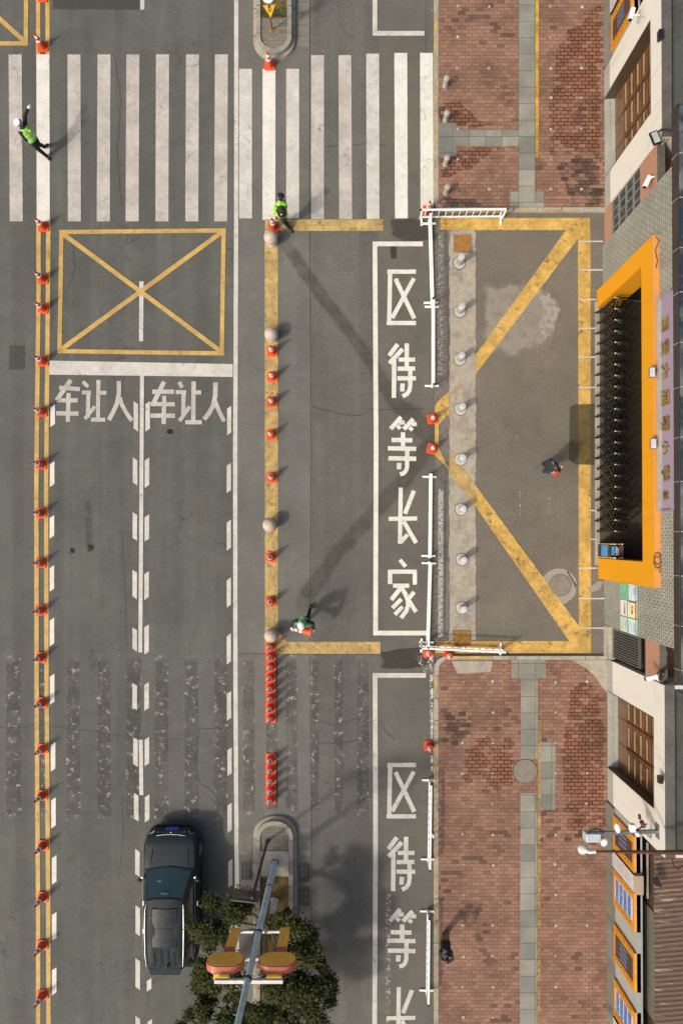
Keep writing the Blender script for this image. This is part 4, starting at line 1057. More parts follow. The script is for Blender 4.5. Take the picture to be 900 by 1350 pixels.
cable('cable', wig([Q(888,900,4.55),Q(894,912,4.55),Q(905,916,4.55)],.01), .012, 'short black cable curling across the north end of the southern annex roof')
# clips on the cables
for lst in ([(881,9),(881,45),(882,63),(881,83),(881,103),(881,121)],[(886,935),(885,956),(885,985),(886,1010),(884,1050),(885,1075),(886,1120)]):
    for (x,y) in lst:
        o = MB().ball(Q(x,y,4.55), .035, 8, 6).build('cable_clip', M['white_m'], smooth=True); tag(o, 'small white clip holding the black cable on the annex roof edge', 'clip', 'white clips on the roof cables')
# security cameras and floodlight on the buildings
def cctv(px,py,z,ang,label,arm,sc=1.0):
    c = Q(px,py,z); e = empty('security_camera', c, ang, label, 'camera')
    MB().box((-.19*sc,-.07*sc,-.06*sc),(.17*sc,.07*sc,.07*sc)).build('camera_body', M['white_m'], e, bevel=.02)
    MB().box((-.22*sc,-.055*sc,-.05*sc),(-.19*sc,.055*sc,.05*sc)).build('lens_hood', M['black'], e, bevel=.01)
    R_ = Matrix.Rotation(-ang,3,'Z'); a = R_@(Q(*arm)-c)
    MB().tube([(.05,0,-.05),(.05,0,-.10),a], .018*sc, 8).build('bracket', M['white_m'], e)
    return e
cctv(832,18,3.6,math.radians(75),'white security camera on the north end of the northern annex wall',(842,20,3.9))
cctv(852.5,239,4.1,math.radians(65),'white security camera on the terracotta wall beside the grey gatehouse',(862,232,4.2))
cctv(858.5,893,4.5,math.radians(15),'white security camera in a nest of cables at the north corner of the southern annex',(868,897,4.5))
cable('cable', wig([Q(862,894,4.45),Q(868,886,4.4),Q(874,882,4.4),Q(872,895,4.4),Q(866,897,4.45),Q(878,880,4.5),Q(880,866,4.6),Q(878,852,4.8)],.03), .02, 'bundle of black cables at the corner of the southern annex')
f = empty('floodlight', Q(863,182,4.75), math.radians(22), 'black framed rectangular floodlight on the south corner of the northern annex roof', 'floodlight')
MB().box((-.13,-.20,-.03),(.13,.20,.04)).build('housing', M['black'], f, bevel=.015); MB().box((-.09,-.16,.041),(.09,.16,.05)).build('lens', simple('flood_lens',(.40,.44,.44),.2), f)
MB().tube([(.1,.12,0),(.25,.16,.02),(.55,.02,-.02)], .03, 8).build('bracket', M['dark_pole'], f)
ms = MB(); ms.prism([Q(871,188,4.52).xy[:], Q(882,172,4.52).xy[:], Q(883,180,4.52).xy[:], Q(872,192,4.52).xy[:]], 4.515, 4.56)
o = ms.build('roof_slab_offcut', M['bar_cream']); tag(o, 'beige board lying on the corner of the northern annex roof', 'board')
o = MB().box(Q(868,54,4.60)-Vector((.04,0,.06)), Q(872,41,4.60)+Vector((0,0,.10))).build('junction_box', M['black'], bevel=.01); tag(o, 'small black junction box on the roof edge of the northern annex', 'junction box')
o = MB().box(Q(868,1032,4.60)-Vector((.04,0,.06)), Q(872,1022,4.60)+Vector((0,0,.10))).build('junction_box', M['black'], bevel=.01); tag(o, 'small black junction box on the roof edge of the southern annex', 'junction box')
# camera arm
ca = empty('camera_arm', Q(866,1095,4.0), 0, 'grey steel arm reaching out from the southern annex wall with three cameras', 'bracket arm')
cl = lambda p: p-ca.location
m_ = MB(); m_.bar(cl(Q(868,1096,4.15)), cl(Q(775,1099,4.15)), .10, .10); m_.bar(cl(Q(858,1106,3.6)), cl(Q(850,1097,4.12)), .05,.05); m_.bar(cl(Q(836,1096,4.15)), cl(Q(852,1086,4.0)), .04, .04)
m_.bar(cl(Q(868,1086,4.15)), cl(Q(868,1105,4.15)), .12, .25)
m_.build('arm', M['grey_m'], ca)
MB().box(cl(Q(788,1106.5,4.0))-Vector((0,0,.1)), cl(Q(772,1099.5,4.25))).build('camera', simple('camera_pale',(.42,.47,.50),.4), ca, bevel=.03)
MB().ball(cl(Q(796,1110,4.1)), (.10,.14,.10), 14, 8, Matrix.Rotation(math.radians(-25),3,'Z')).build('camera', M['white_m'], ca, smooth=True)
MB().ball(cl(Q(813.5,1091.5,4.3)), (.09,.16,.09), 14, 8, Matrix.Rotation(math.radians(10),3,'Z')).build('camera', M['white_m'], ca, smooth=True)
MB().tube([cl(p) for p in (Q(776,1098,4.2),Q(781,1093,4.25),Q(790,1093,4.25),Q(795,1099,4.2))], .022, 6).build('camera_cable', M['black'], ca)
MB().box(cl(Q(834,1094,4.1)), cl(Q(831,1088,4.3))).build('joint_box', M['white_m'], ca, bevel=.01); MB().ball(cl(Q(840,1100,4.2)), .08, 10, 8).build('joint_box', M['white_m'], ca, smooth=True)
o = MB().tube([Q(842,1074,3.8),Q(843,1080,3.8)], .045, 10).tube([Q(845,1083,3.75),Q(848,1090,3.7)], .07, 8).build('alarm_siren', simple('siren_red',(.18,.03,.025),.5)); tag(o, 'small dark red siren on the southern annex wall above the camera arm', 'siren')
la = empty('street_camera_mast', Q(930,1124,5.3), 0, 'rusty brown horizontal mast crossing the southern annex roof to a white dome camera', 'mast')
cl2 = lambda p: p-la.location
MB().tube([cl2(Q(930,1124,5.3)),cl2(Q(905,1124,5.3)),cl2(Q(783,1122.5,5.3))], [.085,.07,.03], 12).build('mast', M['rusty_rod'], la, smooth=True)
MB().tube([cl2(Q(930,1124,5.3)),cl2(Vector((Q(930,1124,5.3).x,Q(930,1124,5.3).y,3.4)))], .09, 12).build('post', M['rusty_rod'], la, smooth=True)
MB().tube([cl2(Q(784,1122.5,5.3)),cl2(Q(777,1123.5,5.32)),cl2(Q(771,1121.5,5.3))], [.05,.045,.06], 10).build('neck', M['white_m'], la, smooth=True)
MB().ball(cl2(Q(767.5,1119.5,5.2)), (.15,.15,.11), 18, 10).build('dome', simple('dome_grey',(.50,.55,.52),.3), la, smooth=True)
o = MB().add([Q(858,1158,3.3),Q(866,1154,3.3),Q(873,1170,3.2),Q(863,1168,3.2)]+[Q(858,1158,3.35),Q(866,1154,3.35),Q(873,1170,3.25),Q(863,1168,3.25)],[(0,1,2,3),(7,6,5,4),(0,4,5,1),(1,5,6,2),(2,6,7,3),(3,7,4,0)]).build('floodlight', M['black']); tag(o,'black floodlight lying at the edge of the brown shed roof','floodlight')

# ------------------------------------------------------------------ traffic cones
def make_cone(label, group):
    e = empty('traffic_cone', (0,0,0), 0, label, 'traffic cone', group)
    b = MB(); c = .19; k = .04
    oct_ = [(-c+k,-c),(c-k,-c),(c,-c+k),(c,c-k),(c-k,c),(-c+k,c),(-c,c-k),(-c,-c+k)]
    b.prism(oct_, 0, .035); b.build('base', M['cone_base'], e, bevel=.008)
    R = lambda z: .150-(z-.035)*(.150-.028)/.665
    prof = [(.158,.035),(.152,.05)]+[(R(z),z) for z in (.08,.2,.335)]
    MB().lathe((0,0,0), prof+[(R(.42),.42),(R(.50),.50),(R(.60),.60),(R(.68),.68),(.026,.70),(.018,.704),(.016,.68)],24).build('cone_body', M['cone'], e, smooth=True)
    for (a,z) in ((.336,.42),(.50,.60)):
        MB().lathe((0,0,0), [(R(a)+.002,a),(R(z)+.002,z)], 24).build('reflective_band', M['cone_w'], e, smooth=True)
    register(e); return e
cone0 = None
def cone(px, py, label, group, z=0.0, rz=None, tilt=0):
    global cone0
    if cone0 is None: cone0 = make_cone(label, group); o = cone0
    else: o = copy_tree(cone0)
    o.location = P(px,py,z)+Vector((0,0,.018)); o.rotation_euler = (0,0,rz if rz is not None else math.radians(random.uniform(-13,13)))
    o['label'] = label; o['group'] = group; return o
cone(57,62.5,'orange cone on the double yellow line at the top end of the crosswalk','cones on the double yellow line')
cone(57,-3,'orange cone on the double yellow line cut off by the top edge','cones on the double yellow line')
ly = [(58,299.5),(57.5,368),(58,407),(57.5,476.5),(56,543),(55.5,612),(55,676.5),(55,742),(55,804.4),(55,866.5),(57,926),(57,987),(57,1048),(57.6,1114),(57.5,1182),(57,1245),(57,1311)]
for i,(x,y) in enumerate(ly):
    lab = 'orange cone on the double yellow line, %s one down from the crosswalk' % ORD[i]
    cone(x,y,lab,'cones on the double yellow line')
cone(355.3,87,'orange cone touching the rounded kerb of the top traffic island','single cones around the crossing')
cone(361,300,'orange cone just above the topmost stone ball','single cones around the crossing')
for (x,y,l) in ((359,463.5,'first cone below the second stone ball'),(359.5,497,'second cone below the second stone ball'),(359,530,'third cone below the second stone ball'),(358,573,'fourth cone below the second stone ball'),(358.5,629.5,'last cone above the third stone ball'),(357.5,734.5,'first cone below the third stone ball'),(357.5,792.5,'last cone above the fourth stone ball')):
    cone(x,y,'orange cone on the broad yellow line, '+l,'cones on the broad yellow line')
for i,y in enumerate((852,865,878.4,892.3,906.2,919.5,932.5,946)):
    cone(357+(i%3)*.25-.3+i*.05,y,'orange cone in the tight row below the fourth stone ball, %s from the ball' % ORD[i],'cones packed tight below the stone ball',rz=math.radians(random.uniform(-1.5,1.5)))
for i,y in enumerate((1000,1013.2,1026.8,1040.2,1053)):
    cone(357.3,y,'orange cone in the tight row above the lower island, %s from the top' % ORD[i],'cones packed tight above the lower island',rz=math.radians(random.uniform(-1.5,1.5)))
cone(569.5,552.5,'orange cone in the driveway gap between barriers, upper of the two','cones in the driveway gap')
cone(569.3,591.8,'orange cone in the driveway gap between barriers, lower of the two','cones in the driveway gap')
cone(565.5,983,'lone orange cone at the kerb above the lower barriers','single cones around the crossing')
cone(563.5,278,'orange cone behind the corner of the white barriers at the top','single cones around the crossing')
cone(563.5,859.5,'orange cone under the left end of the lower cross barrier','cones under the lower cross barrier')
cone(590.8,863,'orange cone under the lower cross barrier beside the pavement corner','cones under the lower cross barrier')

# ------------------------------------------------------------------ stone balls, bollards
sb0 = None
for (x,y,l) in ((358.7,319.5,'pale stone ball beside the topmost cone of the broad yellow line'),(359.3,444.5,'pale stone ball on the broad yellow line, second from the crosswalk'),(357.0,692.3,'pale stone ball on the broad yellow line, third from the crosswalk'),(359,836,'pale stone ball at the head of the tight cone row')):
    if sb0 is None:
        sb0 = empty('stone_ball', (0,0,0), 0, l, 'stone bollard', 'stone balls on the broad yellow line')
        MB().lathe((0,0,0), [(.22,0),(.225,.05),(.20,.10),(.17,.14),(.165,.20)], 28).build('plinth', M['stone'], sb0, smooth=True)
        MB().ball((0,0,.385), .252, 32, 20).build('ball', M['stone'], sb0, smooth=True); register(sb0); o = sb0
    else: o = copy_tree(sb0)
    o.location = P(x,y,.013); o['label'] = l; o.rotation_euler = (0,0,random.uniform(0,6))
mb0 = None
for i,(x,y) in enumerate(((605,347),(605.5,410.7),(605.5,473.8),(606.5,539.6),(606.8,605.5),(607.3,671.4),(608.3,737.6),(608.3,801.4))):
    l = 'silver steel rising bollard in the concrete strip, %s from the rusty hatch at the top' % ORD[i]
    if mb0 is None:
        mb0 = empty('steel_bollard', (0,0,0), 0, l, 'bollard', 'steel bollards across the driveway')
        MB().lathe((0,0,0), [(.235,0),(.235,.004),(.005,.004)], 32).build('ground_ring', M['black'], mb0)
        MB().lathe((0,0,.004), [(.215,0),(.215,.016),(.125,.020)], 32).build('flange', M['steel_ring'], mb0, smooth=True)
        MB().lathe((0,0,.006), [(.108,0),(.108,.43)], 28).build('post', simple('bollard_post',(.42,.36,.27),.35,.6), mb0, smooth=True)
        MB().lathe((0,0,.436), [(.112,0),(.116,.05),(.116,.14),(.108,.155),(.06,.162),(.003,.163)], 28).build('cap', M['steel'], mb0, smooth=True)
        MB().lathe((0,0,.34), [(.111,0),(.111,.05)], 28).build('band', simple('bollard_band',(.6,.45,.2),.4), mb0, smooth=True)
        register(mb0); o = mb0
    else: o = copy_tree(mb0)
    o.location = P(x,y,.005); o['label'] = l
cb0 = None
for i,(x,y) in enumerate(((586,116),(586.3,161),(586.3,219),(586.8,256.5))):
    l = ['grey concrete post on the pavement edge, farthest up the crosswalk side','grey concrete post just above the grey tactile cross strip','grey concrete post just below the grey tactile cross strip','grey concrete post nearest to the top white barrier'][i]
    mbx = MB().lathe((0,0,0), [(.11,0),(.105,.02),(.100,.10),(.096,.34),(.108,.36),(.108,.40),(.098,.46),(.07,.485),(.003,.49)], 22)
    if cb0 is None: cb0 = mbx.build('concrete_post', M['cbollard'], smooth=True); o = cb0
    else: o = cb0.copy(); COL.objects.link(o)
    tag(o, l, 'bollard', 'concrete posts along the pavement'); o.location = P(x,y,KH); o.rotation_euler = (0,0,i*1.3)

# ------------------------------------------------------------------ white crowd barriers
bar0 = None; BL = 3.03
def make_barrier():
    e = empty('crowd_barrier', (0,0,0)); h = .70
    m = MB(); m.bar((-BL/2,0,h),(BL/2,0,h),.065,.05); m.build('rail', M['white_m'], e, bevel=.006)
    m = MB(); m.bar((-BL/2,0,.16),(BL/2,0,.16),.055,.05); m.build('rail', M['white_m'], e, bevel=.006)
    for k in range(12):
        x = -BL/2+.16+k*(BL-.32)/11
        MB().bar((x,0,.185),(x,0,h-.025),.030,.030).build('baluster', M['white_m'], e)
    for s_ in (-1,1):
        x = s_*(BL/2-.02)
        p = MB().bar((x,0,.03),(x,0,h+.0),.06,.06).build('post', M['white_m'], e, bevel=.005)
        MB().bar((x-s_*.05,-.26,.03),(x-s_*.05,.26,.03),.07,.055).build('foot', M['white_m'], p, bevel=.006)
        MB().box((x-.035+s_*.04,-.03,h-.02),(x+.035+s_*.04,.03,h+.03)).build('coupling', M['black'], p)
    register(e); return e
BAR = [((553.5,288.5),(661,288.5),'white barrier lying across the top of the driveway mouth beside the crosswalk'),
       ((564.5,294.5),(567.5,400.5),'white barrier along the driveway mouth, uppermost of the upright ones'),
       ((568.3,403.5),(569,510.5),'white barrier along the driveway mouth, just above the gap with two cones'),
       ((566,626),(564,735.5),'white barrier along the driveway mouth, just below the gap with two cones'),
       ((564.5,741),(562,848),'white barrier along the driveway mouth, reaching down to the lower cross barrier'),
       ((553,851),(661,855.5),'white barrier lying across the bottom of the driveway mouth'),
       ((565,1027),(563.7,1133),'white barrier on the kerb side below the lone cone'),
       ((562.8,1199),(561.5,1306),'white barrier at the kerb near the bottom edge beside the dark clothed person')]
for (a,b,l) in BAR:
    if bar0 is None: bar0 = make_barrier(); o = bar0
    else: o = copy_tree(bar0)
    A = P(*a); B_ = P(*b); c = (A+B_)/2; o.location = c+Vector((0,0,.006)); o.rotation_euler = (0,0,math.atan2(B_.y-A.y,B_.x-A.x)+random.uniform(-.008,.008))
    tag(o, l, 'barrier', 'white barriers round the driveway mouth')
o = MB().bar(P(568,1099,.04), P(572,1104,.04), .09, .05).build('barrier_clamp', M['white_m'], bevel=.01); tag(o,'small white clamp lying on the road beside the lower kerb barrier','clamp')
# ------------------------------------------------------------------ sign pole with keyhole shaped sign boards
pb = P(363,1133.5,.2)
sp = empty('sign_pole', pb, 0, 'tall pale blue pole leaning out of the lower traffic island soil, carrying two amber signs', 'pole')
lp = lambda v: Vector(v)-pb
MB().tube([(0,0,.02),(0,0,2.5),(0,0,5.5),(0,0,13.5)], [.112,.102,.088,.055], 20).build('pole', M['pole_blue'], sp, smooth=True)
MB().lathe((0,0,.0), [(.16,.0),(.16,.04),(.13,.05)], 20).build('base_flange', M['dark_pole'], sp)
for z in (1.75,4.4,6.55): MB().lathe((0,0,z), [(.108,0),(.108,.09)], 20).build('clamp_ring', M['dark_pole'] if z > 2 else M['sign_back'], sp)
MB().lathe((0,0,12.5),[(.09,0),(.09,.1)],16).build('clamp_ring', M['dark_pole'], sp)
Yp = pb.y
def qx(px,z): return (px-460)*(H-z)/900
m = MB(); m.bar(lp((qx(303,4.4),Yp-.10,4.4)), lp((qx(379,4.4),Yp-.10,4.4)), .07,.07); m.build('cross_bar', M['steel_ring'], sp, bevel=.006)
m = MB(); m.bar(lp((qx(283,6.45),Yp-.26,6.45)), lp((qx(373,6.45),Yp-.26,6.45)), .10,.10); m.build('cross_bar', M['steel_ring'], sp, bevel=.006)
m = MB(); m.bar(lp((qx(316,5.7),Yp-.12,5.7)), lp((qx(352,5.7),Yp-.12,5.7)), .09,.06); m.build('cross_bar', M['steel_ring'], sp, bevel=.006)
for px in (335,350):
    MB().bar(lp((qx(px,4.4),Yp-.10,4.4)), lp((qx(px-6,6.4),Yp-.16,6.4)), .045,.045).build('brace', M['grey_m'], sp)
def keyhole(pc, label, ph):
    e = empty('lane_sign', (pc,Yp+.02,4.4), 0, label, 'sign', 'amber keyhole shaped signs on the pale blue pole')
    n = 14; hw, hh = .53, .345; zc = 1.545
    prof = []
    for k in range(n+1): a = -PI/2+PI*k/n; prof.append((hw-hh+hh*math.cos(a), zc+hh*math.sin(a)))
    for k in range(n+1): a = PI/2+PI*k/n; prof.append((-(hw-hh)+hh*math.cos(a), zc+hh*math.sin(a)))
    nn = len(prof); mb = MB()
    mb.add([(x,-.19,z) for x,z in prof]+[(x,0,z) for x,z in prof], [tuple(range(nn)), tuple(range(2*nn-1,nn-1,-1))]+[(i,i+nn,(i+1)%nn+nn,(i+1)%nn) for i in range(nn)])
    mb.build('sign_box', M['sign_red'], e)
    mb = MB(); q = [(x*.94, zc+(z-zc)*.91) for x,z in prof]
    mb.add([(x,.003,z) for x,z in q]+[(x,.018,z) for x,z in q], [tuple(range(nn)), tuple(range(2*nn-1,nn-1,-1))]+[(i,i+nn,(i+1)%nn+nn,(i+1)%nn) for i in range(nn)])
    mb.build('sign_face', M['sign_or'], e)
    MB().box((ph-.14,-.16,-.04),(ph+.14,-.01,1.20)).build('sign_stem', M['sign_or'], e, bevel=.01)
    MB().box((ph-.141,-.162,.95),(ph+.141,-.005,1.19)).build('stem_collar', M['sign_red'], e)
    MB().box((-.27,-.36,1.78),(.15,-.19,1.90)).build('mounting_bracket', M['sign_yel'], e)
keyhole((qx(297,6)), 'amber keyhole shaped sign on the left of the pale blue pole', .02)
keyhole((qx(365.5,6)), 'amber keyhole shaped sign on the right of the pale blue pole', .06)
# brown sign seen from behind
b0 = P(353.5,1105,.23)
bs = empty('direction_sign', b0, 0, 'brown sign seen from behind on a thin dark pole in the lower island', 'sign')
MB().tube([(0,0,0),(0,0,3.95)], .05, 12).build('pole', M['dark_pole'], bs, smooth=True)
MB().lathe((0,0,0),[(.11,0),(.11,.03)],12).build('base_plate', M['dark_pole'], bs)
R_ = Matrix.Rotation(math.radians(-6),3,'Z')
def rbox(a,b,R=R_):
    m = MB(); m.box(a,b); m.v = [tuple(R@Vector(v)) for v in m.v]; return m
rbox((-.62,-.12,3.30),(.22,-.09,4.0)).build('sign_board', M['sign_back'], bs)
for z in (3.42,3.82): rbox((-.42,-.09,z-.025),(.06,-.05,z+.025)).build('stiffener_rail', M['grey_m'], bs)
# small speed and yield signs in the top island
b1 = P(359.8,46,.235)
ss = empty('speed_sign', b1, 0, 'rusty post in the top island with a white 30 disc and yellow triangle', 'sign')
MB().tube([(0,0,0),(0,0,1.95)], .028, 10).build('post', simple('rusty_post',(.13,.075,.045),.7), ss, smooth=True)
MB().lathe((0,0,0),[(.10,0),(.10,.02)],12).build('base_plate', M['rust'], ss)
dd = Vector((-.34,-.94,0)).normalized(); 
def face(c, pts, th, name, mat, tilt=math.radians(34)):
    """plate facing the drone side: normal tilted up to the south"""
    R = Matrix.Rotation(math.radians(6),3,'Z')@Matrix.Rotation(PI/2-tilt,3,'X')
    m = MB(); nn = len(pts)
    m.add([tuple(Vector(c)+R@Vector((x,y,0))) for x,y in pts]+[tuple(Vector(c)+R@Vector((x,y,th))) for x,y in pts], [tuple(range(nn-1,-1,-1)), tuple(range(nn,2*nn))]+[(i,(i+1)%nn,(i+1)%nn+nn,i+nn) for i in range(nn)])
    return m.build(name, mat, ss), R
tri = [(-.22,.17),(0,-.20),(.22,.17)]
tc = Vector((.03,-.05,.98)); cc = Vector((.03,-.05,1.62))
face(tc, tri, .012, 'triangle_plate', simple('yellow_plate',(.72,.42,.02),.4))
o,R = face(tc+Vector((0,-.004,.012)), [(0,0),(.001,0),(0,.001)], .001, 'bolt', M['black'])
me = text_mesh('让', .15, .002, .003); Mx = Matrix.Translation(tc+Vector((0,-.012,.035)))@R.to_4x4(); MB().mesh(me, Mx).build('sign_text', simple('dark_orange_ink',(.25,.06,.01),.5), ss)
circ = [(.235*math.cos(2*PI*k/28), .235*math.sin(2*PI*k/28)) for k in range(28)]
face(cc, circ, .012, 'disc_plate', simple('white_plate',(.80,.80,.80),.35))
ring = MB(); n = 28; Rr = R
for k in range(n):
    a,b = 2*PI*k/n, 2*PI*(k+1)/n
    ring.poly([tuple(cc+Vector((0,-.010,.012))+Rr@Vector((r*math.cos(t),r*math.sin(t),0))) for r,t in ((.205,a),(.235,a),(.235,b),(.205,b))])
ring.build('disc_rim', simple('faded_rim',(.10,.07,.08),.4), ss)
me = text_mesh('30', .27, .002, .008); MB().mesh(me, Matrix.Translation(cc+Vector((0,-.012,.014)))@R.to_4x4()).build('sign_text', M['black'], ss)

# ------------------------------------------------------------------ street trees with whitewashed trunks
def tree(base, crown, label, seed, n_leaf, whitewash=True):
    rnd = random.Random(seed)
    t = empty('street_tree', base, 0, label, 'tree', 'trees in the lower traffic island')
    top = Vector((0,-.20,1.65))
    tr = MB().tube([(0,0,0),(0,-.02,.05),(0.02,-.05,.95)], [.15,.125,.105], 14)
    tr.build('trunk', M['bark_w'] if whitewash else M['bark'], t, smooth=True)
    br = MB().tube([(.02,-.05,.95),(0,-.12,1.3),top], [.104,.10,.085], 10)
    cl_ = []
    for (c,r) in crown:
        c = Vector(c)-base; mid = top.lerp(c,.5)+Vector((rnd.uniform(-.2,.2),rnd.uniform(-.2,.2),-.15))
        br.tube([top*.9, mid, c], [.055,.035,.015], 6)
        for _ in range(3):
            e_ = c+Vector((rnd.uniform(-1,1),rnd.uniform(-1,1),rnd.uniform(-.5,.5)))*r*.7
            br.tube([mid.lerp(c,.5), e_], [.018,.007], 5)
        cl_.append((c,r))
    br.build('branches', M['bark'], t, smooth=True)
    vs = []; fs = []; al = []
    tot = sum(r**2.2 for _,r in cl_)
    for (c,r) in cl_:
        # sub-clumps make an uneven outline with gaps
        subs = []
        for _ in range(max(6,int(16*r*r))):
            d = Vector((rnd.gauss(0,1),rnd.gauss(0,1),rnd.gauss(0,.8))).normalized(); subs.append((c+Vector((d.x,d.y,d.z*.7))*r*rnd.uniform(.45,1.05), r*rnd.uniform(.17,.40)))
        m = int(n_leaf*r**2.2/tot)
        for _ in range(m):
            sc,sr = rnd.choice(subs)
            p = sc+Vector((rnd.gauss(0,1),rnd.gauss(0,1),rnd.gauss(0,.7)))*sr*.55
            l = rnd.uniform(.030,.068); w_ = l*.48
            nrm = Vector((rnd.gauss(0,.6),rnd.gauss(0,.6),1)).normalized(); a = rnd.uniform(0,2*PI)
            u = Vector((math.cos(a),math.sin(a),0)); u = (u-nrm*u.dot(nrm)).normalized(); v = nrm.cross(u)
            b = len(vs); vs += [p-u*l, p+v*w_, p+u*l, p-v*w_]; fs.append((b,b+3,b+2,b+1))
            sh = min(1,max(0,rnd.gauss(.45,.32)+(.22 if (int(sc.x*3)+int(sc.y*2))%3==0 else 0))); al += [sh]*4
    me = bpy.data.meshes.new('crown'); me.from_pydata([tuple(v) for v in vs], [], fs); me.materials.append(M['leaf'])
    me.attributes.new('a','FLOAT','POINT').data.foreach_set('value', al)
    o = bpy.data.objects.new('crown', me); COL.objects.link(o); o.parent = t
    return t
C1 = [(Q(290,1212,2.15),.85),(Q(312,1198,1.92),.38),(Q(272,1235,2.07),.55),(Q(392,1240,2.37),.75),(Q(415,1275,2.37),.65),(Q(385,1285,2.66),.85),(Q(380,1215,2.07),.45)]
C2 = [(Q(285,1295,2.37),.75),(Q(262,1318,2.22),.6),(Q(303,1328,2.52),.45),(Q(400,1315,2.52),.85),(Q(422,1303,2.22),.55),(Q(365,1340,2.66),.75),(Q(300,1365,2.37),.9),(Q(400,1370,2.37),.9),(Q(350,1390,2.59),.8),(Q(255,1350,2.15),.6)]
tree(P(363,1183,.21), C1, 'dark green tree with a whitewashed trunk behind the amber signs', 3, 38000)
tree(P(360,1300,.21), C2, 'dark green tree at the bottom edge below the amber signs', 5, 56000)

# ------------------------------------------------------------------ car
car = empty('parked_car', P(0,0), 0, 'dark slate blue sport utility car with silver roof rails in the middle lane', 'car')
CX, CY = -6.30, -10.34     # nose
car.location = (CX, CY, 0)
M['carpaint'] = simple('dark_slate_car_paint', (.021,.029,.033), .5, 0, .03, 3, spec=.12)
M['carside'] = M['carpaint']
M['carglass'] = simple('teal_tinted_glass', (.012,.035,.038), .06, 0, .05, spec=.9)
M['tyre'] = simple('tyre_rubber', (.018,.018,.018), .85)
M['chrome'] = simple('satin_chrome', (.75,.76,.78), .22, .9, .03)
# lofted body: stations along -Y ; half-profile (x,z)
ST = [ # y, halfwidth, z_hood, bumper zmin
 (0.00,.60,.66,.38),(.05,.74,.72,.32),(.14,.85,.80,.28),(.26,.91,.93,.25),(.50,.94,.985,.22),(.90,.955,1.02,.22),(1.30,.955,1.05,.22),(1.75,.96,1.07,.22),(2.4,.965,1.08,.22),(3.2,.965,1.09,.22),(3.9,.96,1.10,.22),(4.35,.945,1.10,.24),(4.62,.90,1.06,.28),(4.74,.82,.95,.34),(4.78,.74,.80,.38)]
def sect(y,hw,zt,zb):
    return [(-x,z) for x,z in reversed(_hp(hw,zt,zb))]+[(x,z) for x,z in _hp(hw,zt,zb)[1:]], y
def _hp(hw,zt,zb):
    return [(0,zt+.025),(hw*.45,zt+.02),(hw*.80,zt+.002),(hw*.91,zt-.03),(hw*.965,zt-.12),(hw*.99,(zt+zb)/2+.12),(hw,(zt+zb)/2),(hw*.985,zb+.12),(hw*.93,zb),(0,zb-.02)]
mb = MB(); rows = []
for (y,hw,zt,zb) in ST:
    hp = _hp(hw,zt,zb); ring_ = [(x,z) for x,z in hp]+[(-x,z) for x,z in reversed(hp[1:-1])]
    rows.append([(x,-y,z) for x,z in ring_])
n = len(rows[0]); 
for r_ in rows: mb.v += r_
for i in range(len(rows)-1):
    for k in range(n): mb.f.append((i*n+k, i*n+(k+1)%n, (i+1)*n+(k+1)%n, (i+1)*n+k)); mb.mi.append(0)
mb.f.append(tuple(range(n-1,-1,-1))); mb.mi.append(0); mb.f.append(tuple((len(rows)-1)*n+k for k in range(n))); mb.mi.append(0)
body = mb.build('body', M['carpaint'], car, smooth=True)
# greenhouse: belt ring and roof ring
def loft(rings, name, mat, parent, smooth=True, close=True):
    m = MB(); n = len(rings[0])
    for r_ in rings: m.v += [tuple(v) for v in r_]
    for i in range(len(rings)-1):
        for k in range(n if close else n-1): m.f.append((i*n+k,i*n+(k+1)%n,(i+1)*n+(k+1)%n,(i+1)*n+k)); m.mi.append(0)
    return m, n
belt = [(-.84,-1.22),(-.42,-1.12),(0,-1.10),(.42,-1.12),(.84,-1.22),(.86,-1.7),(.87,-3.0),(.84,-4.2),(.74,-4.60),(0,-4.68),(-.74,-4.60),(-.84,-4.2),(-.87,-3.0),(-.86,-1.7)]
rf_  = [(-.635,-2.04),(-.32,-1.98),(0,-1.96),(.32,-1.98),(.635,-2.04),(.66,-2.30),(.67,-3.0),(.64,-4.0),(.58,-4.42),(0,-4.50),(-.58,-4.42),(-.64,-4.0),(-.67,-3.0),(-.66,-2.30)]
zr = [1.60,1.62,1.625,1.62,1.60,1.62,1.645,1.62,1.57,1.58,1.57,1.62,1.645,1.62]
mb, n = loft([[(x,y,1.02) for x,y in belt],[(x,y,zr[i]) for i,(x,y) in enumerate(rf_)]], '', None, None)
mb.build('pillars', simple('black_pillar',(.015,.017,.018),.25), car, smooth=True)
# roof with crown
m = MB(); ring0 = [Vector((x*1.01,y,zr[i]+.0)) for i,(x,y) in enumerate(rf_)]; ring1 = [Vector((x*.95,(y+3.2)*.975-3.2,zr[i]+.035)) for i,(x,y) in enumerate(rf_)]; ring2 = [Vector((x*.55,(y+3.2)*.8-3.2,zr[i]+.055)) for i,(x,y) in enumerate(rf_)]
n = len(ring0)
for r_ in (ring0,ring1,ring2): m.v += [tuple(v) for v in r_]
m.v.append((0,-3.2,1.70))
for i in range(2):
    for k in range(n): m.f.append((i*n+k,i*n+(k+1)%n,(i+1)*n+(k+1)%n,(i+1)*n+k)[::-1]); m.mi.append(0)
for k in range(n): m.f.append((2*n+(k+1)%n,2*n+k,3*n)); m.mi.append(0)
roofc = m.build('roof', M['carpaint'], car, smooth=True)
MB().add([(-.56,-4.40,1.62),(.56,-4.40,1.62),(.50,-4.66,1.55),(-.50,-4.66,1.55),(-.56,-4.40,1.58),(.56,-4.40,1.58),(.50,-4.66,1.53),(-.50,-4.66,1.53)],[(3,2,1,0),(4,5,6,7),(0,1,5,4),(1,2,6,5),(2,3,7,6),(3,0,4,7)]).build('roof_spoiler', M['carpaint'], car, bevel=.012)
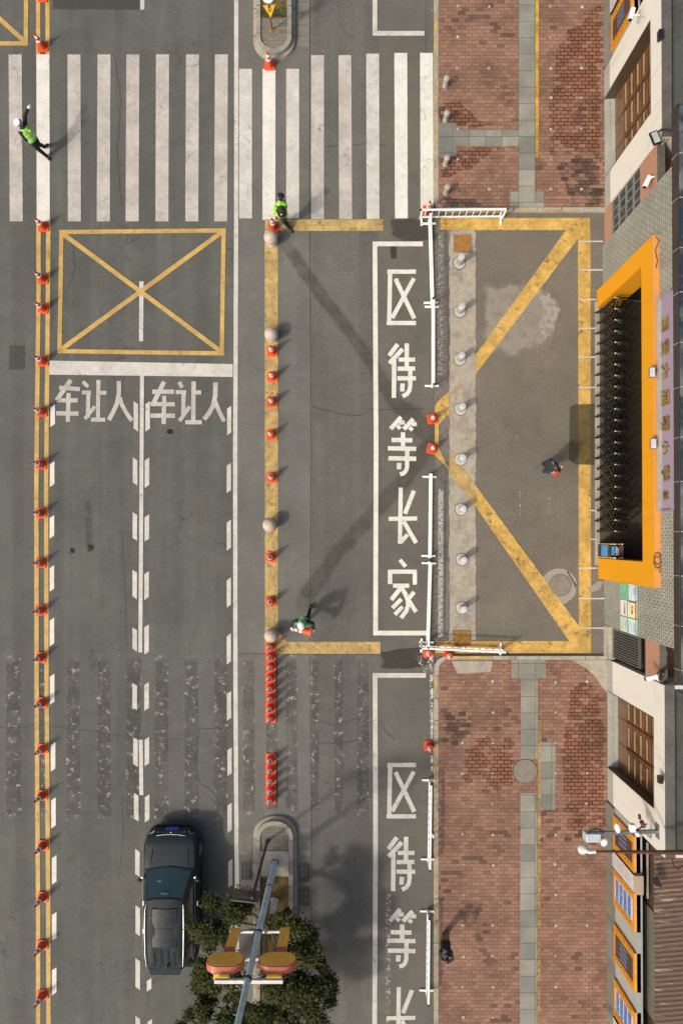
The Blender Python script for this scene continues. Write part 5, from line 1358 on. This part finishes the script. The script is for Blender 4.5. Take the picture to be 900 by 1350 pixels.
# windscreen (bowed, inset), side and rear glass
m = MB(); K = 7; bt = []; tp = []
for k in range(K):
    t = k/(K-1)*2-1; bt.append((t*.785, -1.225+.07*(1-t*t)*1.0-.05*abs(t), 1.105)); tp.append((t*.60, -1.985+.05*(1-t*t), 1.612))
m.v += bt+tp
for k in range(K-1): m.f.append((k,k+1,K+k+1,K+k)); m.mi.append(0)
wsx = m.build('windshield', M['carglass'], car, smooth=True)
for s_ in (-1,1):
    def sp_(t,z): # side surface point: y=-t
        f = (z-1.02)/.6; return (s_*((.865-.20*f)+.006), -t, z)
    for (a,b,c,d) in ((1.72,2.72,2.78,2.28),(2.80,3.68,3.66,2.86),(3.76,4.30,4.10,3.74)):
        m = MB(); m.poly([sp_(a,1.12),sp_(b,1.12),sp_(c,1.54),sp_(d,1.54)] if s_ < 0 else [sp_(d,1.54),sp_(c,1.54),sp_(b,1.12),sp_(a,1.12)]); m.build('side_window', M['carglass'], car)
    # roof rail
    pts = [(s_*.63,-2.18,1.655),(s_*.655,-2.35,1.705),(s_*.665,-3.0,1.72),(s_*.65,-3.9,1.70),(s_*.62,-4.30,1.66)]
    MB().tube(pts, [.012,.017,.018,.017,.011], 8).build('roof_rail', M['chrome'], car, smooth=True)
    # mirror
    mm = empty('mirror_root', (0,0,0)); bpy.data.objects.remove(mm)
    mir = MB().ball((s_*1.02,-1.62,1.10), (.12,.07,.075), 12, 8, Matrix.Rotation(s_*math.radians(-28),3,'Z')).build('mirror', M['black'], car, smooth=True)
    MB().ball((s_*.92,-1.52,1.12), (.055,.06,.03), 10, 6).build('mirror_foot', M['chrome'], mir, smooth=True)
    # headlight: wraps the corner
    hl = MB().add([(s_*.60,-.075,.76),(s_*.78,-.16,.80),(s_*.875,-.34,.83),(s_*.905,-.36,.74),(s_*.81,-.13,.68),(s_*.62,-.03,.68)],[(0,1,4,5) if s_>0 else (5,4,1,0),(1,2,3,4) if s_>0 else (4,3,2,1)])
    hl.build('headlight', simple('headlight_%d'%s_, (.55,.58,.60), .12), car)
    for (y) in (.86,3.78):
        wh = MB(); c0 = Vector((s_*.90,-y,.36))
        wh.tube([c0-Vector((s_*.12,0,0)), c0+Vector((s_*.055,0,0))], .36, 28).build('tyre', M['tyre'], car, smooth=True)
        MB().tube([c0+Vector((s_*.0,0,0)), c0+Vector((s_*.062,0,0))], .24, 20).build('rim', M['chrome'], car, smooth=True)
        m = MB(); 
        for k in range(9):
            a = PI*(k/8); a2 = PI*((k+.0)/8)
        arch = [Vector((s_*.955,-y+.42*math.cos(PI*k/12),.34+.42*math.sin(PI*k/12))) for k in range(13)]
        m.tube(arch, .035, 6).build('wheel_arch', M['black'], car, smooth=True)
    MB().bar((s_*.955,-1.3,.34),(s_*.955,-3.35,.34),.05,.10).build('side_skirt', M['black'], car, bevel=.01)
    MB().tube([(s_*.905,-1.45,1.10),(s_*.915,-2.6,1.115),(s_*.905,-3.9,1.13),(s_*.85,-4.35,1.15)], .006, 6).build('belt_trim', M['grey_m'], car, smooth=True)
    # bonnet crease
    MB().tube([(s_*.58,-.32,.945),(s_*.61,-.7,1.018),(s_*.66,-1.12,1.062)], [.006,.024,.004], 8).build('bonnet_crease', M['carpaint'], car, smooth=True)
    for (y) in (2.72,3.70): MB().tube([(s_*.948,-y,.45),(s_*.952,-y,.80),(s_*.90,-y,1.03)], .005, 4).build('door_seam', M['black'], car)
    MB().bar((s_*.958,-2.45,.90),(s_*.958,-2.62,.90),.03,.03).build('door_handle', M['chrome'], car); MB().bar((s_*.958,-3.42,.92),(s_*.958,-3.58,.92),.03,.03).build('door_handle', M['chrome'], car)
    MB().add([(s_*.62,-4.755,.98),(s_*.84,-4.66,1.0),(s_*.90,-4.50,1.02),(s_*.92,-4.52,.88),(s_*.85,-4.70,.86),(s_*.62,-4.785,.86)],[(0,1,4,5) if s_<0 else (5,4,1,0),(1,2,3,4) if s_<0 else (4,3,2,1)]).build('tail_light', simple('tail_lens_%d'%s_,(.25,.02,.02),.2), car)
MB().poly([(.56,-4.66,1.10),(-.56,-4.66,1.10),(-.50,-4.52,1.52),(.50,-4.52,1.52)]).build('rear_window', M['carglass'], car)
MB().add([(-.60,-.05,.70),(.60,-.05,.70),(.48,-.16,.845),(-.48,-.16,.845),(-.60,.004,.55),(.60,.004,.55)],[(3,2,1,0)[::-1],(0,1,5,4)[::-1]]).build('grille', simple('grille_black',(.012,.012,.012),.3), car)
gm_ = MB()
for k in range(7): gm_.bar((-.45+.15*k,-.10,.785),(-.47+.157*k,-.045,.70),.02,.02)
gm_.build('grille_bars', M['chrome'], car)
MB().ball((0,-.075,.79), (.055,.02,.035), 12, 6).build('badge', M['chrome'], car, smooth=True)
pl = MB().add([(-.22,.035,.60),(.22,.035,.60),(.22,-.015,.71),(-.22,-.015,.71),(-.22,.02,.60),(.22,.02,.60),(.22,-.03,.71),(-.22,-.03,.71)],[(0,1,2,3)[::-1],(4,5,6,7),(0,1,5,4),(2,3,7,6),(1,2,6,5),(0,3,7,4)]).build('licence_plate', simple('plate_blue',(.01,.08,.42),.4), car)
lip = MB().tube([(-.80,-.10,.42),(-.60,.03,.40),(0,.06,.40),(.60,.03,.40),(.80,-.10,.42)], .035, 8).build('bumper_lip', M['black'], car, smooth=True)
for s_ in (-1,1): MB().tube([(s_*.90,-.36,.50),(s_*.80,-.13,.52),(s_*.66,-.03,.50)], .012, 6).build('fog_light_trim', M['chrome'], car, smooth=True)
# bonnet front edge, sunroof, roof ribs
MB().tube([(-.50,-.165,.865),(-.25,-.13,.868),(0,-.12,.872),(.25,-.13,.868),(.50,-.165,.865)], .008, 6).build('bonnet_edge', M['chrome'], car, smooth=True)
def roofz(x,y): return 1.702-.055*(abs(x)/.6)**2-.012*((y+3.2)/1.2)**2
sr = MB(); G_ = 6
xs = [-.42+.84*k/G_ for k in range(G_+1)]; yv = [-2.32-1.30*k/8 for k in range(9)]
for x in xs:
    for y in yv: sr.v.append((x,y,roofz(x,y)+.012))
for i in range(G_):
    for j in range(8): sr.f.append((i*9+j,i*9+j+1,(i+1)*9+j+1,(i+1)*9+j)); sr.mi.append(0)
sro = sr.build('sunroof', simple('sunroof_glass',(.014,.02,.024),.25,0,.03,spec=.3), roofc, smooth=True)
fr_ = [(-.43,-2.31),(.43,-2.31),(.43,-3.63),(-.43,-3.63),(-.43,-2.31)]
MB().tube([(x,y,roofz(x,y)+.012) for x,y in fr_], .009, 5).build('sunroof_seal', M['black'], roofc); MB().tube([(x,-2.97,roofz(x,-2.97)+.014) for x in (-.42,-.2,0,.2,.42)], .006, 5).build('sunroof_seal', M['black'], roofc)
for x in (-.36,-.13,.10,.33): MB().tube([(x,-3.74,roofz(x,-3.74)-.004),(x,-3.80,roofz(x,-3.8)+.010),(x,-4.26,roofz(x,-4.26)+.010),(x,-4.32,roofz(x,-4.32)-.006)], .012, 8).build('roof_rib', M['carpaint'], roofc, smooth=True)
MB().ball((.10,-4.28,1.70), (.03,.10,.05), 10, 8).build('antenna_fin', M['black'], roofc, smooth=True)
# things seen through the windscreen: mirror pod and papers as its own dark parts
MB().box((-.14,-1.86,1.60),(.10,-1.80,1.606)).build('sensor_pod', M['black'], wsx)
MB().poly([(-.34,-1.52,1.345),(-.20,-1.52,1.345),(-.20,-1.54,1.36),(-.34,-1.54,1.36)]).build('dash_paper', M['sill'], wsx)
for s_ in (0,):
    MB().tube([(-.70,-1.30,1.14),(-.1,-1.26,1.15)], .010, 5).build('wiper_blade', M['black'], car); MB().tube([(0,-1.24,1.15),(.62,-1.28,1.14)], .010, 5).build('wiper_blade', M['black'], car)
shark = None

# ------------------------------------------------------------------ people
def skin(chains, sub=1):
    """chains: list of (points, radii) sharing points by position -> one skinned mesh"""
    vs = []; es = []; rs = []; idx = {}
    for pts, rad in chains:
        prev = None
        for p, r in zip(pts, rad):
            key = tuple(round(c,4) for c in p)
            if key not in idx: idx[key] = len(vs); vs.append(key); rs.append(r)
            i = idx[key]
            if prev is not None and prev != i: es.append((prev,i))
            prev = i
    me = bpy.data.meshes.new('t'); me.from_pydata(vs, es, []); o = bpy.data.objects.new('t', me); COL.objects.link(o)
    md = o.modifiers.new('s','SKIN'); md.use_smooth_shade = True
    sv = me.skin_vertices[0].data
    for i,r in enumerate(rs): sv[i].radius = (r,r)
    sv[0].use_root = True
    ss_ = o.modifiers.new('u','SUBSURF'); ss_.levels = sub; ss_.render_levels = sub
    dg = bpy.context.evaluated_depsgraph_get(); out = bpy.data.meshes.new_from_object(o.evaluated_get(dg))
    bpy.data.objects.remove(o); return out
def hand(mb, w, d, side, curl=.3, grip=None):
    """palm and five tapered fingers at wrist w pointing along d"""
    d = d.normalized(); up = Vector((0,0,1)); s_ = d.cross(up)
    if s_.length < .2: s_ = Vector((1,0,0))
    s_.normalize(); nrm = s_.cross(d)
    mb.tube([w-d*.01, w+d*.05, w+d*.09], [.026,.036,.034], 8)
    for k,(o_,l) in enumerate(((-.028,.062),(-.010,.078),(.010,.074),(.028,.058))):
        a = w+d*.085+s_*o_; b = a+d*l*.5-nrm*l*curl*.3; c = b+d*l*.45-nrm*l*curl
        mb.tube([a,b,c], [.0105,.0095,.007], 6)
    a = w+d*.035+s_*.03*side; mb.tube([a, a+s_*.03*side+d*.03, a+s_*.04*side+d*.06-nrm*.01], [.013,.011,.008], 6)
SKINM = simple('skin', (.42,.24,.16), .55)
def person(name, label, J, cols, hat=None, hair=None, vest=None, face_dir=Vector((0,-1,0)), gloves=None):
    """J joints in world space"""
    root = (J['ankL']+J['ankR'])/2; root = Vector((root.x, root.y, 0))
    e = empty('person', root, 0, label, 'person'); l = lambda v: Vector(v)-root
    j = {k: l(v) for k,v in J.items()}
    pel, che, nec, hed = j['pelvis'], j['chest'], j['neck'], j['head']
    spine = ([pel, pel.lerp(che,.5), che, nec, nec.lerp(hed,.55)], [.115,.105,.125,.055,.052])
    ch = [spine]
    for s_ in 'LR':
        ch.append(([che, j['sho'+s_], j['elb'+s_], j['wri'+s_]], [.125,.058,.042,.028]))
        ch.append(([pel, j['hip'+s_], j['kne'+s_], j['ank'+s_], j['toe'+s_]], [.115,.085,.055,.040,.032]))
    me = skin(ch); mb = MB().mesh(me)
    fd = face_dir.normalized(); upv = (hed-nec).normalized(); sd_ = upv.cross(fd).normalized(); fd = sd_.cross(upv)
    R = Matrix((sd_, fd, upv)).transposed()
    mb.ball(hed, (.075,.095,.115), 18, 12, R)
    mb.ball(hed+fd*.097-upv*.015, (.014,.022,.022), 8, 6, R)                          # nose
    for s_ in (-1,1): mb.ball(hed+sd_*.076*s_-upv*.01, (.012,.024,.032), 8, 6, R)    # ears
    for s_,k in ((1,'L'),(-1,'R')):
        dd_ = j['wri'+k]-j['elb'+k]; hand(mb, j['wri'+k], dd_ if 'hd'+k not in cols else cols['hd'+k], s_)
    body = mb.build('body', SKINM, e, smooth=True)
    eb = MB()
    for s_ in (-1,1): eb.ball(hed+fd*.084+sd_*.032*s_+upv*.012, (.012,.008,.008), 8, 6, R)
    eb.build('eyes', M['black'], e, smooth=True); MB().ball(hed+fd*.088-upv*.052, (.024,.008,.007), 8, 6, R).build('mouth', simple('lip_'+name,(.35,.12,.10),.5), e, smooth=True)
    # clothing: elliptical torso shell, sleeves and legs
    sh = j['shoL']-j['shoR']
    def shell(lv, mat, nm, arms=None, legs=None):
        m = MB(); rings = []
        for (c,a_,b_,zz) in lv:
            ax = (nec-pel).normalized(); sx = (sh-ax*sh.dot(ax)).normalized(); sy = ax.cross(sx)
            rings.append([c+sx*a_*math.cos(2*PI*k/18)+sy*b_*math.sin(2*PI*k/18) for k in range(18)])
        base = len(m.v)
        for r_ in rings: m.v += [tuple(v) for v in r_]
        for i in range(len(rings)-1):
            for k in range(18): m.f.append((i*18+k,i*18+(k+1)%18,(i+1)*18+(k+1)%18,(i+1)*18+k)); m.mi.append(0)
        m.f.append(tuple(range(17,-1,-1))); m.mi.append(0); m.f.append(tuple((len(rings)-1)*18+k for k in range(18))); m.mi.append(0)
        if arms:
            for q_ in 'LR':
                S0,E,Wr = j['sho'+q_], j['elb'+q_], j['wri'+q_]
                m.tube([S0.lerp(che,.25), S0, S0.lerp(E,.5), E, E.lerp(Wr,.5), Wr], [.075,.078,.066,.056,.052,.044], 12)
                m.ball(S0, .080, 12, 8); m.ball(E, .057, 10, 6)
        if legs:
            for q_ in 'LR':
                Hp,Kn,An = j['hip'+q_], j['kne'+q_], j['ank'+q_]
                m.tube([Hp+(pel-Hp)*.3+Vector((0,0,.03)), Hp, Hp.lerp(Kn,.5), Kn, Kn.lerp(An,.5), An+Vector((0,0,-.02))], [.10,.105,.092,.072,.066,.060], 14)
                m.ball(Hp, .108, 12, 8); m.ball(Kn, .073, 10, 6)
        return m.build(nm, mat, e, smooth=True)
    T = lambda t: pel.lerp(nec, t); BK = cols.get('bulk', 1.0)
    shell([(T(-.10),.13,.10,0),(T(0),.165,.115,0),(T(.16),.16,.112,0)], cols['trousers'], 'trousers', legs=True)
    shell([(T(-.06),.185,.130,0),(T(.05),.19,.135,0),(T(.30),.172,.128,0),(T(.60),.205*BK,.140*BK,0),(T(.82),.205*BK,.130*BK,0),(T(.94),.13*BK,.10*BK,0),(T(1.03),.075,.07,0)], cols['jacket'], 'jacket', arms='sleeve' not in cols)
    if 'sleeve' in cols:
        for q_ in 'LR':
            S0,E,Wr = j['sho'+q_], j['elb'+q_], j['wri'+q_]; m = MB()
            m.ball(S0, .080, 12, 8); m.tube([S0, S0.lerp(E,.3), S0.lerp(E,.5), E, E.lerp(Wr,.5), Wr], [.076,.074,.068,.060,.055,.046], 12); m.ball(E, .061, 10, 6)
            m.build('sleeve', cols['sleeve'], e, smooth=True)
    if vest:
        shell([(T(.04),.200,.145,0),(T(.30),.186,.142,0),(T(.60),.220,.155,0),(T(.84),.196,.134,0),(T(.92),.13,.10,0)], vest, 'vest')
        for t0 in (.22,.48): shell([(T(t0-.04),.205*(.96 if t0 < .3 else 1.03),.150,0),(T(t0+.04),.205*(.96 if t0 < .3 else 1.05),.153,0)], REFL, 'reflective_tape')
    for s_ in 'LR':
        a, t = j['ank'+s_], j['toe'+s_]; d = (t-a); d.z = 0; d.normalize(); c_ = a+d*.06; ang = math.atan2(d.y,d.x)
        MB().ball((c_.x,c_.y,max(.045,a.z-.03)), (.145,.052,.050), 14, 8, Matrix.Rotation(ang,3,'Z')).build('shoe', cols.get('shoe',M['black']), e, smooth=True)
    if gloves:
        for s_,k in ((1,'L'),(-1,'R')):
            g_ = MB(); w_ = j['wri'+k]; dd_ = (w_-j['elb'+k]).normalized() if 'hd'+k not in cols else cols['hd'+k].normalized()
            g_.tube([w_-dd_*.04, w_+dd_*.02, w_+dd_*.06, w_+dd_*.10], [.038,.036,.043,.038], 10)
            hand(g_, w_+dd_*.004, dd_*1.0, s_); g_.v = [tuple(v) for v in g_.v]; g_.build('glove', gloves, e, smooth=True)
    if hair:
        m = MB(); 
        m.ball(hed+upv*.018-fd*.018, (.084,.100,.112), 18, 12, R); 
        keep = MB(); keep.v = m.v; 
        for f in m.f:
            c_ = sum((Vector(m.v[i]) for i in f), Vector())/len(f)-hed
            if c_.dot(fd) < .045 or c_.dot(upv) > .055: keep.f.append(f); keep.mi.append(0)
        keep.build('hair', hair, e, smooth=True)
    if hat:
        kind, mt = hat; m = MB()
        if kind == 'cap':
            m.ball(hed+upv*.098, (.125,.135,.048), 20, 8, R); m.ball(hed+upv*.045, (.090,.105,.05), 20, 8, R)
            m.build('cap', mt, e, smooth=True); MB().ball(hed+upv*.045+fd*.10, (.07,.06,.012), 14, 6, R).build('cap_peak', M['black'], e, smooth=True)
        else:
            m.ball(hed+upv*.035, (.118,.138,.110), 22, 12, R); m.build('helmet', mt, e, smooth=True)
            MB().ball(hed+upv*.0+fd*.05, (.120,.125,.022), 18, 6, R).build('helmet_rim', mt, e, smooth=True)
    return e, j
NAVY = simple('black_navy_cloth', (.016,.017,.020), .85, var=.25); NAVY2 = simple('dark_navy_cloth', (.020,.030,.055), .85, var=.25)
HIVIS = simple('hi_vis_green', (.22,.62,.02), .55, var=.1); HIY = simple('hi_vis_yellow', (.62,.72,.03), .5); GREEN = simple('green_jacket', (.06,.34,.07), .6, var=.15)
WHITE = simple('white_cloth', (.78,.78,.80), .5); REFL = simple('silver_tape', (.55,.58,.58), .3)
KHAKI = simple('khaki_trousers', (.23,.17,.055), .85, var=.2)
# fallen leaves and grit
lm = MB(); rl = random.Random(11)
for _ in range(260):
    if rl.random() < .6: px_, py_ = rl.gauss(350,60), rl.gauss(1230,90); 
    else: px_, py_ = rl.uniform(0,570), rl.uniform(0,1350)
    if 333 < px_ < 393 and py_ > 1070: continue
    p = P(px_,py_,.022 if not (335<px_<391 and py_>1074) else .30); a = rl.uniform(0,6.28); l = rl.uniform(.02,.045)
    u = Vector((math.cos(a),math.sin(a),.15))*l; v = Vector((-math.sin(a),math.cos(a),.05))*l*.5
    lm.poly([p-u,p-v,p+u,p+v])
lm.build('leaf_litter', simple('dry_leaf', (.20,.15,.06), .8, var=.4, scale=3), kind='stuff')
# 1 traffic officer on the crosswalk
J = dict(ankL=Q(58.5,193,.09),toeL=Q(63.5,191.5,.03),kneL=Q(51.5,190,.50),hipL=Q(46.5,183,.90),
         ankR=Q(61,205,.09),toeR=Q(64,209,.03),kneR=Q(52.5,198,.48),hipR=Q(43.5,188.5,.90),
         pelvis=Q(44.5,184.5,.97),chest=Q(34.5,171,1.32),neck=Q(29.5,165,1.50),head=Q(25.2,162.5,1.64),
         shoL=Q(33.5,162.5,1.42),elbL=Q(33.6,151.5,1.46),wriL=Q(37.2,143.5,1.50),
         shoR=Q(27.5,174.5,1.42),elbR=Q(34.5,184.5,1.16),wriR=Q(44.5,181.5,1.02))
e,j = person('officer','officer in black with green vest and white cap raising one arm on the crosswalk',J,
    dict(trousers=NAVY,jacket=NAVY),hat=('cap',WHITE),hair=M['black'],vest=HIVIS,face_dir=Vector((.75,.4,0)),gloves=WHITE)
MB().tube([j['shoR']+Vector((-.02,0,.09)), j['chest']+Vector((.10,-.06,.12)), j['pelvis']+Vector((.12,.06,.10))], .022, 6).build('white_belt', WHITE, e, smooth=True)
MB().box(j['chest']+Vector((.10,-.10,-.02)), j['chest']+Vector((.19,-.01,.08))).build('vest_patch', HIY, e, bevel=.02)
# 2 officer with backpack
J = dict(ankL=P(382.2,302.0,.09),toeL=P(384.0,305.5,.03),kneL=Q(373.5,291.5,.48),hipL=Q(374.5,283.5,.90),
         ankR=P(378.5,296.5,.12),toeR=P(376,293,.04),kneR=Q(370.5,286.5,.55),hipR=Q(370,285,.90),
         pelvis=Q(372.3,283.5,.97),chest=Q(369,272.5,1.32),neck=Q(369.0,265.5,1.47),head=Q(369.8,261,1.60),
         shoL=Q(375,270.5,1.40),elbL=Q(377.0,272.5,1.16),wriL=Q(375.5,266.5,1.05),
         shoR=Q(363.5,274,1.40),elbR=Q(362,280,1.12),wriR=Q(366.5,285,1.0))
e,j = person('patrol','officer with a black backpack over a green vest beside the topmost stone ball',J,
    dict(trousers=NAVY,jacket=HIVIS),hat=('cap',NAVY),hair=M['black'],vest=HIVIS,face_dir=Vector((-.25,1,0)),gloves=M['black'])
bp = MB(); bp.ball((0,0,0),(.17,.13,.24),18,12); ax = (j['neck']-j['pelvis']).normalized(); Rb = Vector((0,0,1)).rotation_difference(ax).to_matrix()
bp.v = [tuple(Rb@Vector(v)+j['chest']+Vector((.05,-.20,.04))) for v in bp.v]; bp.build('backpack', NAVY, e, smooth=True)
MB().ball(j['chest']+Vector((.06,-.32,.10)), (.03,.02,.03), 8, 6).build('backpack_badge', WHITE, e, smooth=True)
for s_ in ('L','R'): MB().tube([j['elb'+s_].lerp(j['sho'+s_],.25), j['elb'+s_].lerp(j['sho'+s_],.45)], .075, 10).build('arm_band', HIY, e, smooth=True)
MB().ball(j['pelvis']+Vector((-.13,-.02,.14)), (.10,.09,.07), 12, 8).build('belt_pouch', HIY, e, smooth=True)
# 3 worker carrying a cone
J = dict(ankL=Q(408.5,803,.16),toeL=Q(409.8,798.5,.04),kneL=Q(406.5,812,.50),hipL=Q(403.5,818,.92),
         ankR=P(400,822,.09),toeR=P(399.5,827.5,.03),kneR=Q(398,822.5,.52),hipR=Q(396.5,819,.92),
         pelvis=Q(400.5,818,.97),chest=Q(398,819.5,1.33),neck=Q(397.2,822.0,1.48),head=Q(396.8,824.2,1.61),
         shoL=Q(405.6,819.5,1.40),elbL=Q(412.6,822.0,1.18),wriL=Q(413.6,829.2,1.06),
         shoR=Q(391.0,818.5,1.40),elbR=Q(385.3,819.8,1.18),wriR=Q(384.0,826.5,1.06))
e,j = person('worker','worker in a green jacket and white helmet carrying an orange cone sideways',J,
    dict(trousers=NAVY,jacket=GREEN,sleeve=NAVY,bulk=1.22,hdL=Vector((-.35,-1,-.1)),hdR=Vector((.35,-1,-.1))),hat=('helmet',WHITE),vest=GREEN,face_dir=Vector((0,-1,-.15)),gloves=WHITE)
MB().tube([j['chest']+Vector((-.17,-.02,.10)), j['chest']+Vector((0,.165,.08)), j['chest']+Vector((.17,-.02,.10))], .012, 6).build('reflective_tape', REFL, e, smooth=True)
ax0 = Q(384.2,829.2,1.02); ax1 = Q(412.0,833.6,1.02)
hc = copy_tree(cone0); hc['label'] = 'orange cone held sideways in front of the worker in green'; hc['group'] = 'single cones around the crossing'
dv_ = (ax0-ax1).normalized(); hc.location = ax0-dv_*.70; hc.rotation_euler = dv_.to_track_quat('Z','Y').to_euler()
# 4 person in the driveway
J = dict(ankL=P(715.8,622,.09),toeL=P(720,624,.03),kneL=Q(717.8,620.5,.50),hipL=Q(723.0,620.0,.90),
         ankR=P(714.5,612,.09),toeR=P(719,611,.03),kneR=Q(718.5,613.5,.50),hipR=Q(723,613.5,.90),
         pelvis=Q(722.5,616.5,.96),chest=Q(728.5,612.8,1.28),neck=Q(731.5,611.8,1.43),head=Q(732.2,613.4,1.56),
         shoL=Q(733.5,617.3,1.36),elbL=Q(736.6,621.0,1.12),wriL=Q(731.8,622.4,1.05),
         shoR=Q(725,607.6,1.36),elbR=Q(719.5,610.5,1.10),wriR=Q(722.5,617.5,1.05))
e,j = person('walker','person in a black jacket and dark blue trousers holding a red baton in the driveway',J,
    dict(trousers=NAVY2,jacket=NAVY,shoe=simple('blue_shoe',(.03,.10,.22),.6)),hair=M['black'],face_dir=Vector((.3,-1,-.3)))
MB().tube([j['shoL']+Vector((-.05,-.02,.09)), j['chest']+Vector((.02,-.10,.17)), j['shoR']+Vector((.05,-.02,.09))], .03, 8).build('blue_collar', simple('blue_cloth',(.03,.22,.45),.7), e, smooth=True)
o = MB().tube([Q(730.5,628,1.10),Q(734.8,621.6,1.10),Q(736.5,619.2,1.10)], [.055,.06,.05], 12).tube([Q(737,618.4,1.12),Q(741.5,612.4,1.15)], [.045,.045], 12).build('red_baton', simple('red_orange_plastic',(.62,.07,.025),.45), smooth=True)
tag(o,'red orange traffic baton held by the person in the driveway','baton')
MB().tube([Q(738.6,616.4,1.15),Q(740,614.4,1.165)], .050, 12).build('pale_band', M['cone_w'], o)
# 5 person at the kerb
J = dict(ankL=P(587.5,1227,.21),toeL=P(588,1233.5,.15),kneL=Q(589,1235,.62),hipL=Q(589.5,1243,1.03),
         ankR=P(582.8,1229,.21),toeR=P(582.5,1235.5,.15),kneR=Q(584,1237,.62),hipR=Q(583.5,1244,1.03),
         pelvis=Q(586.5,1244,1.08),chest=Q(587.5,1255,1.42),neck=Q(588.5,1261,1.58),head=Q(589,1266,1.70),
         shoL=Q(594.0,1256,1.52),elbL=Q(596.0,1265,1.26),wriL=Q(591.5,1268,1.22),
         shoR=Q(580.5,1255,1.52),elbR=Q(581.0,1263,1.26),wriR=Q(585.5,1266,1.22))
e,j = person('bystander','person in a black jacket and khaki trousers standing on the kerb by the bottom barrier',J,
    dict(trousers=KHAKI,jacket=NAVY),hair=M['black'],face_dir=Vector((0,-1,-.2)))
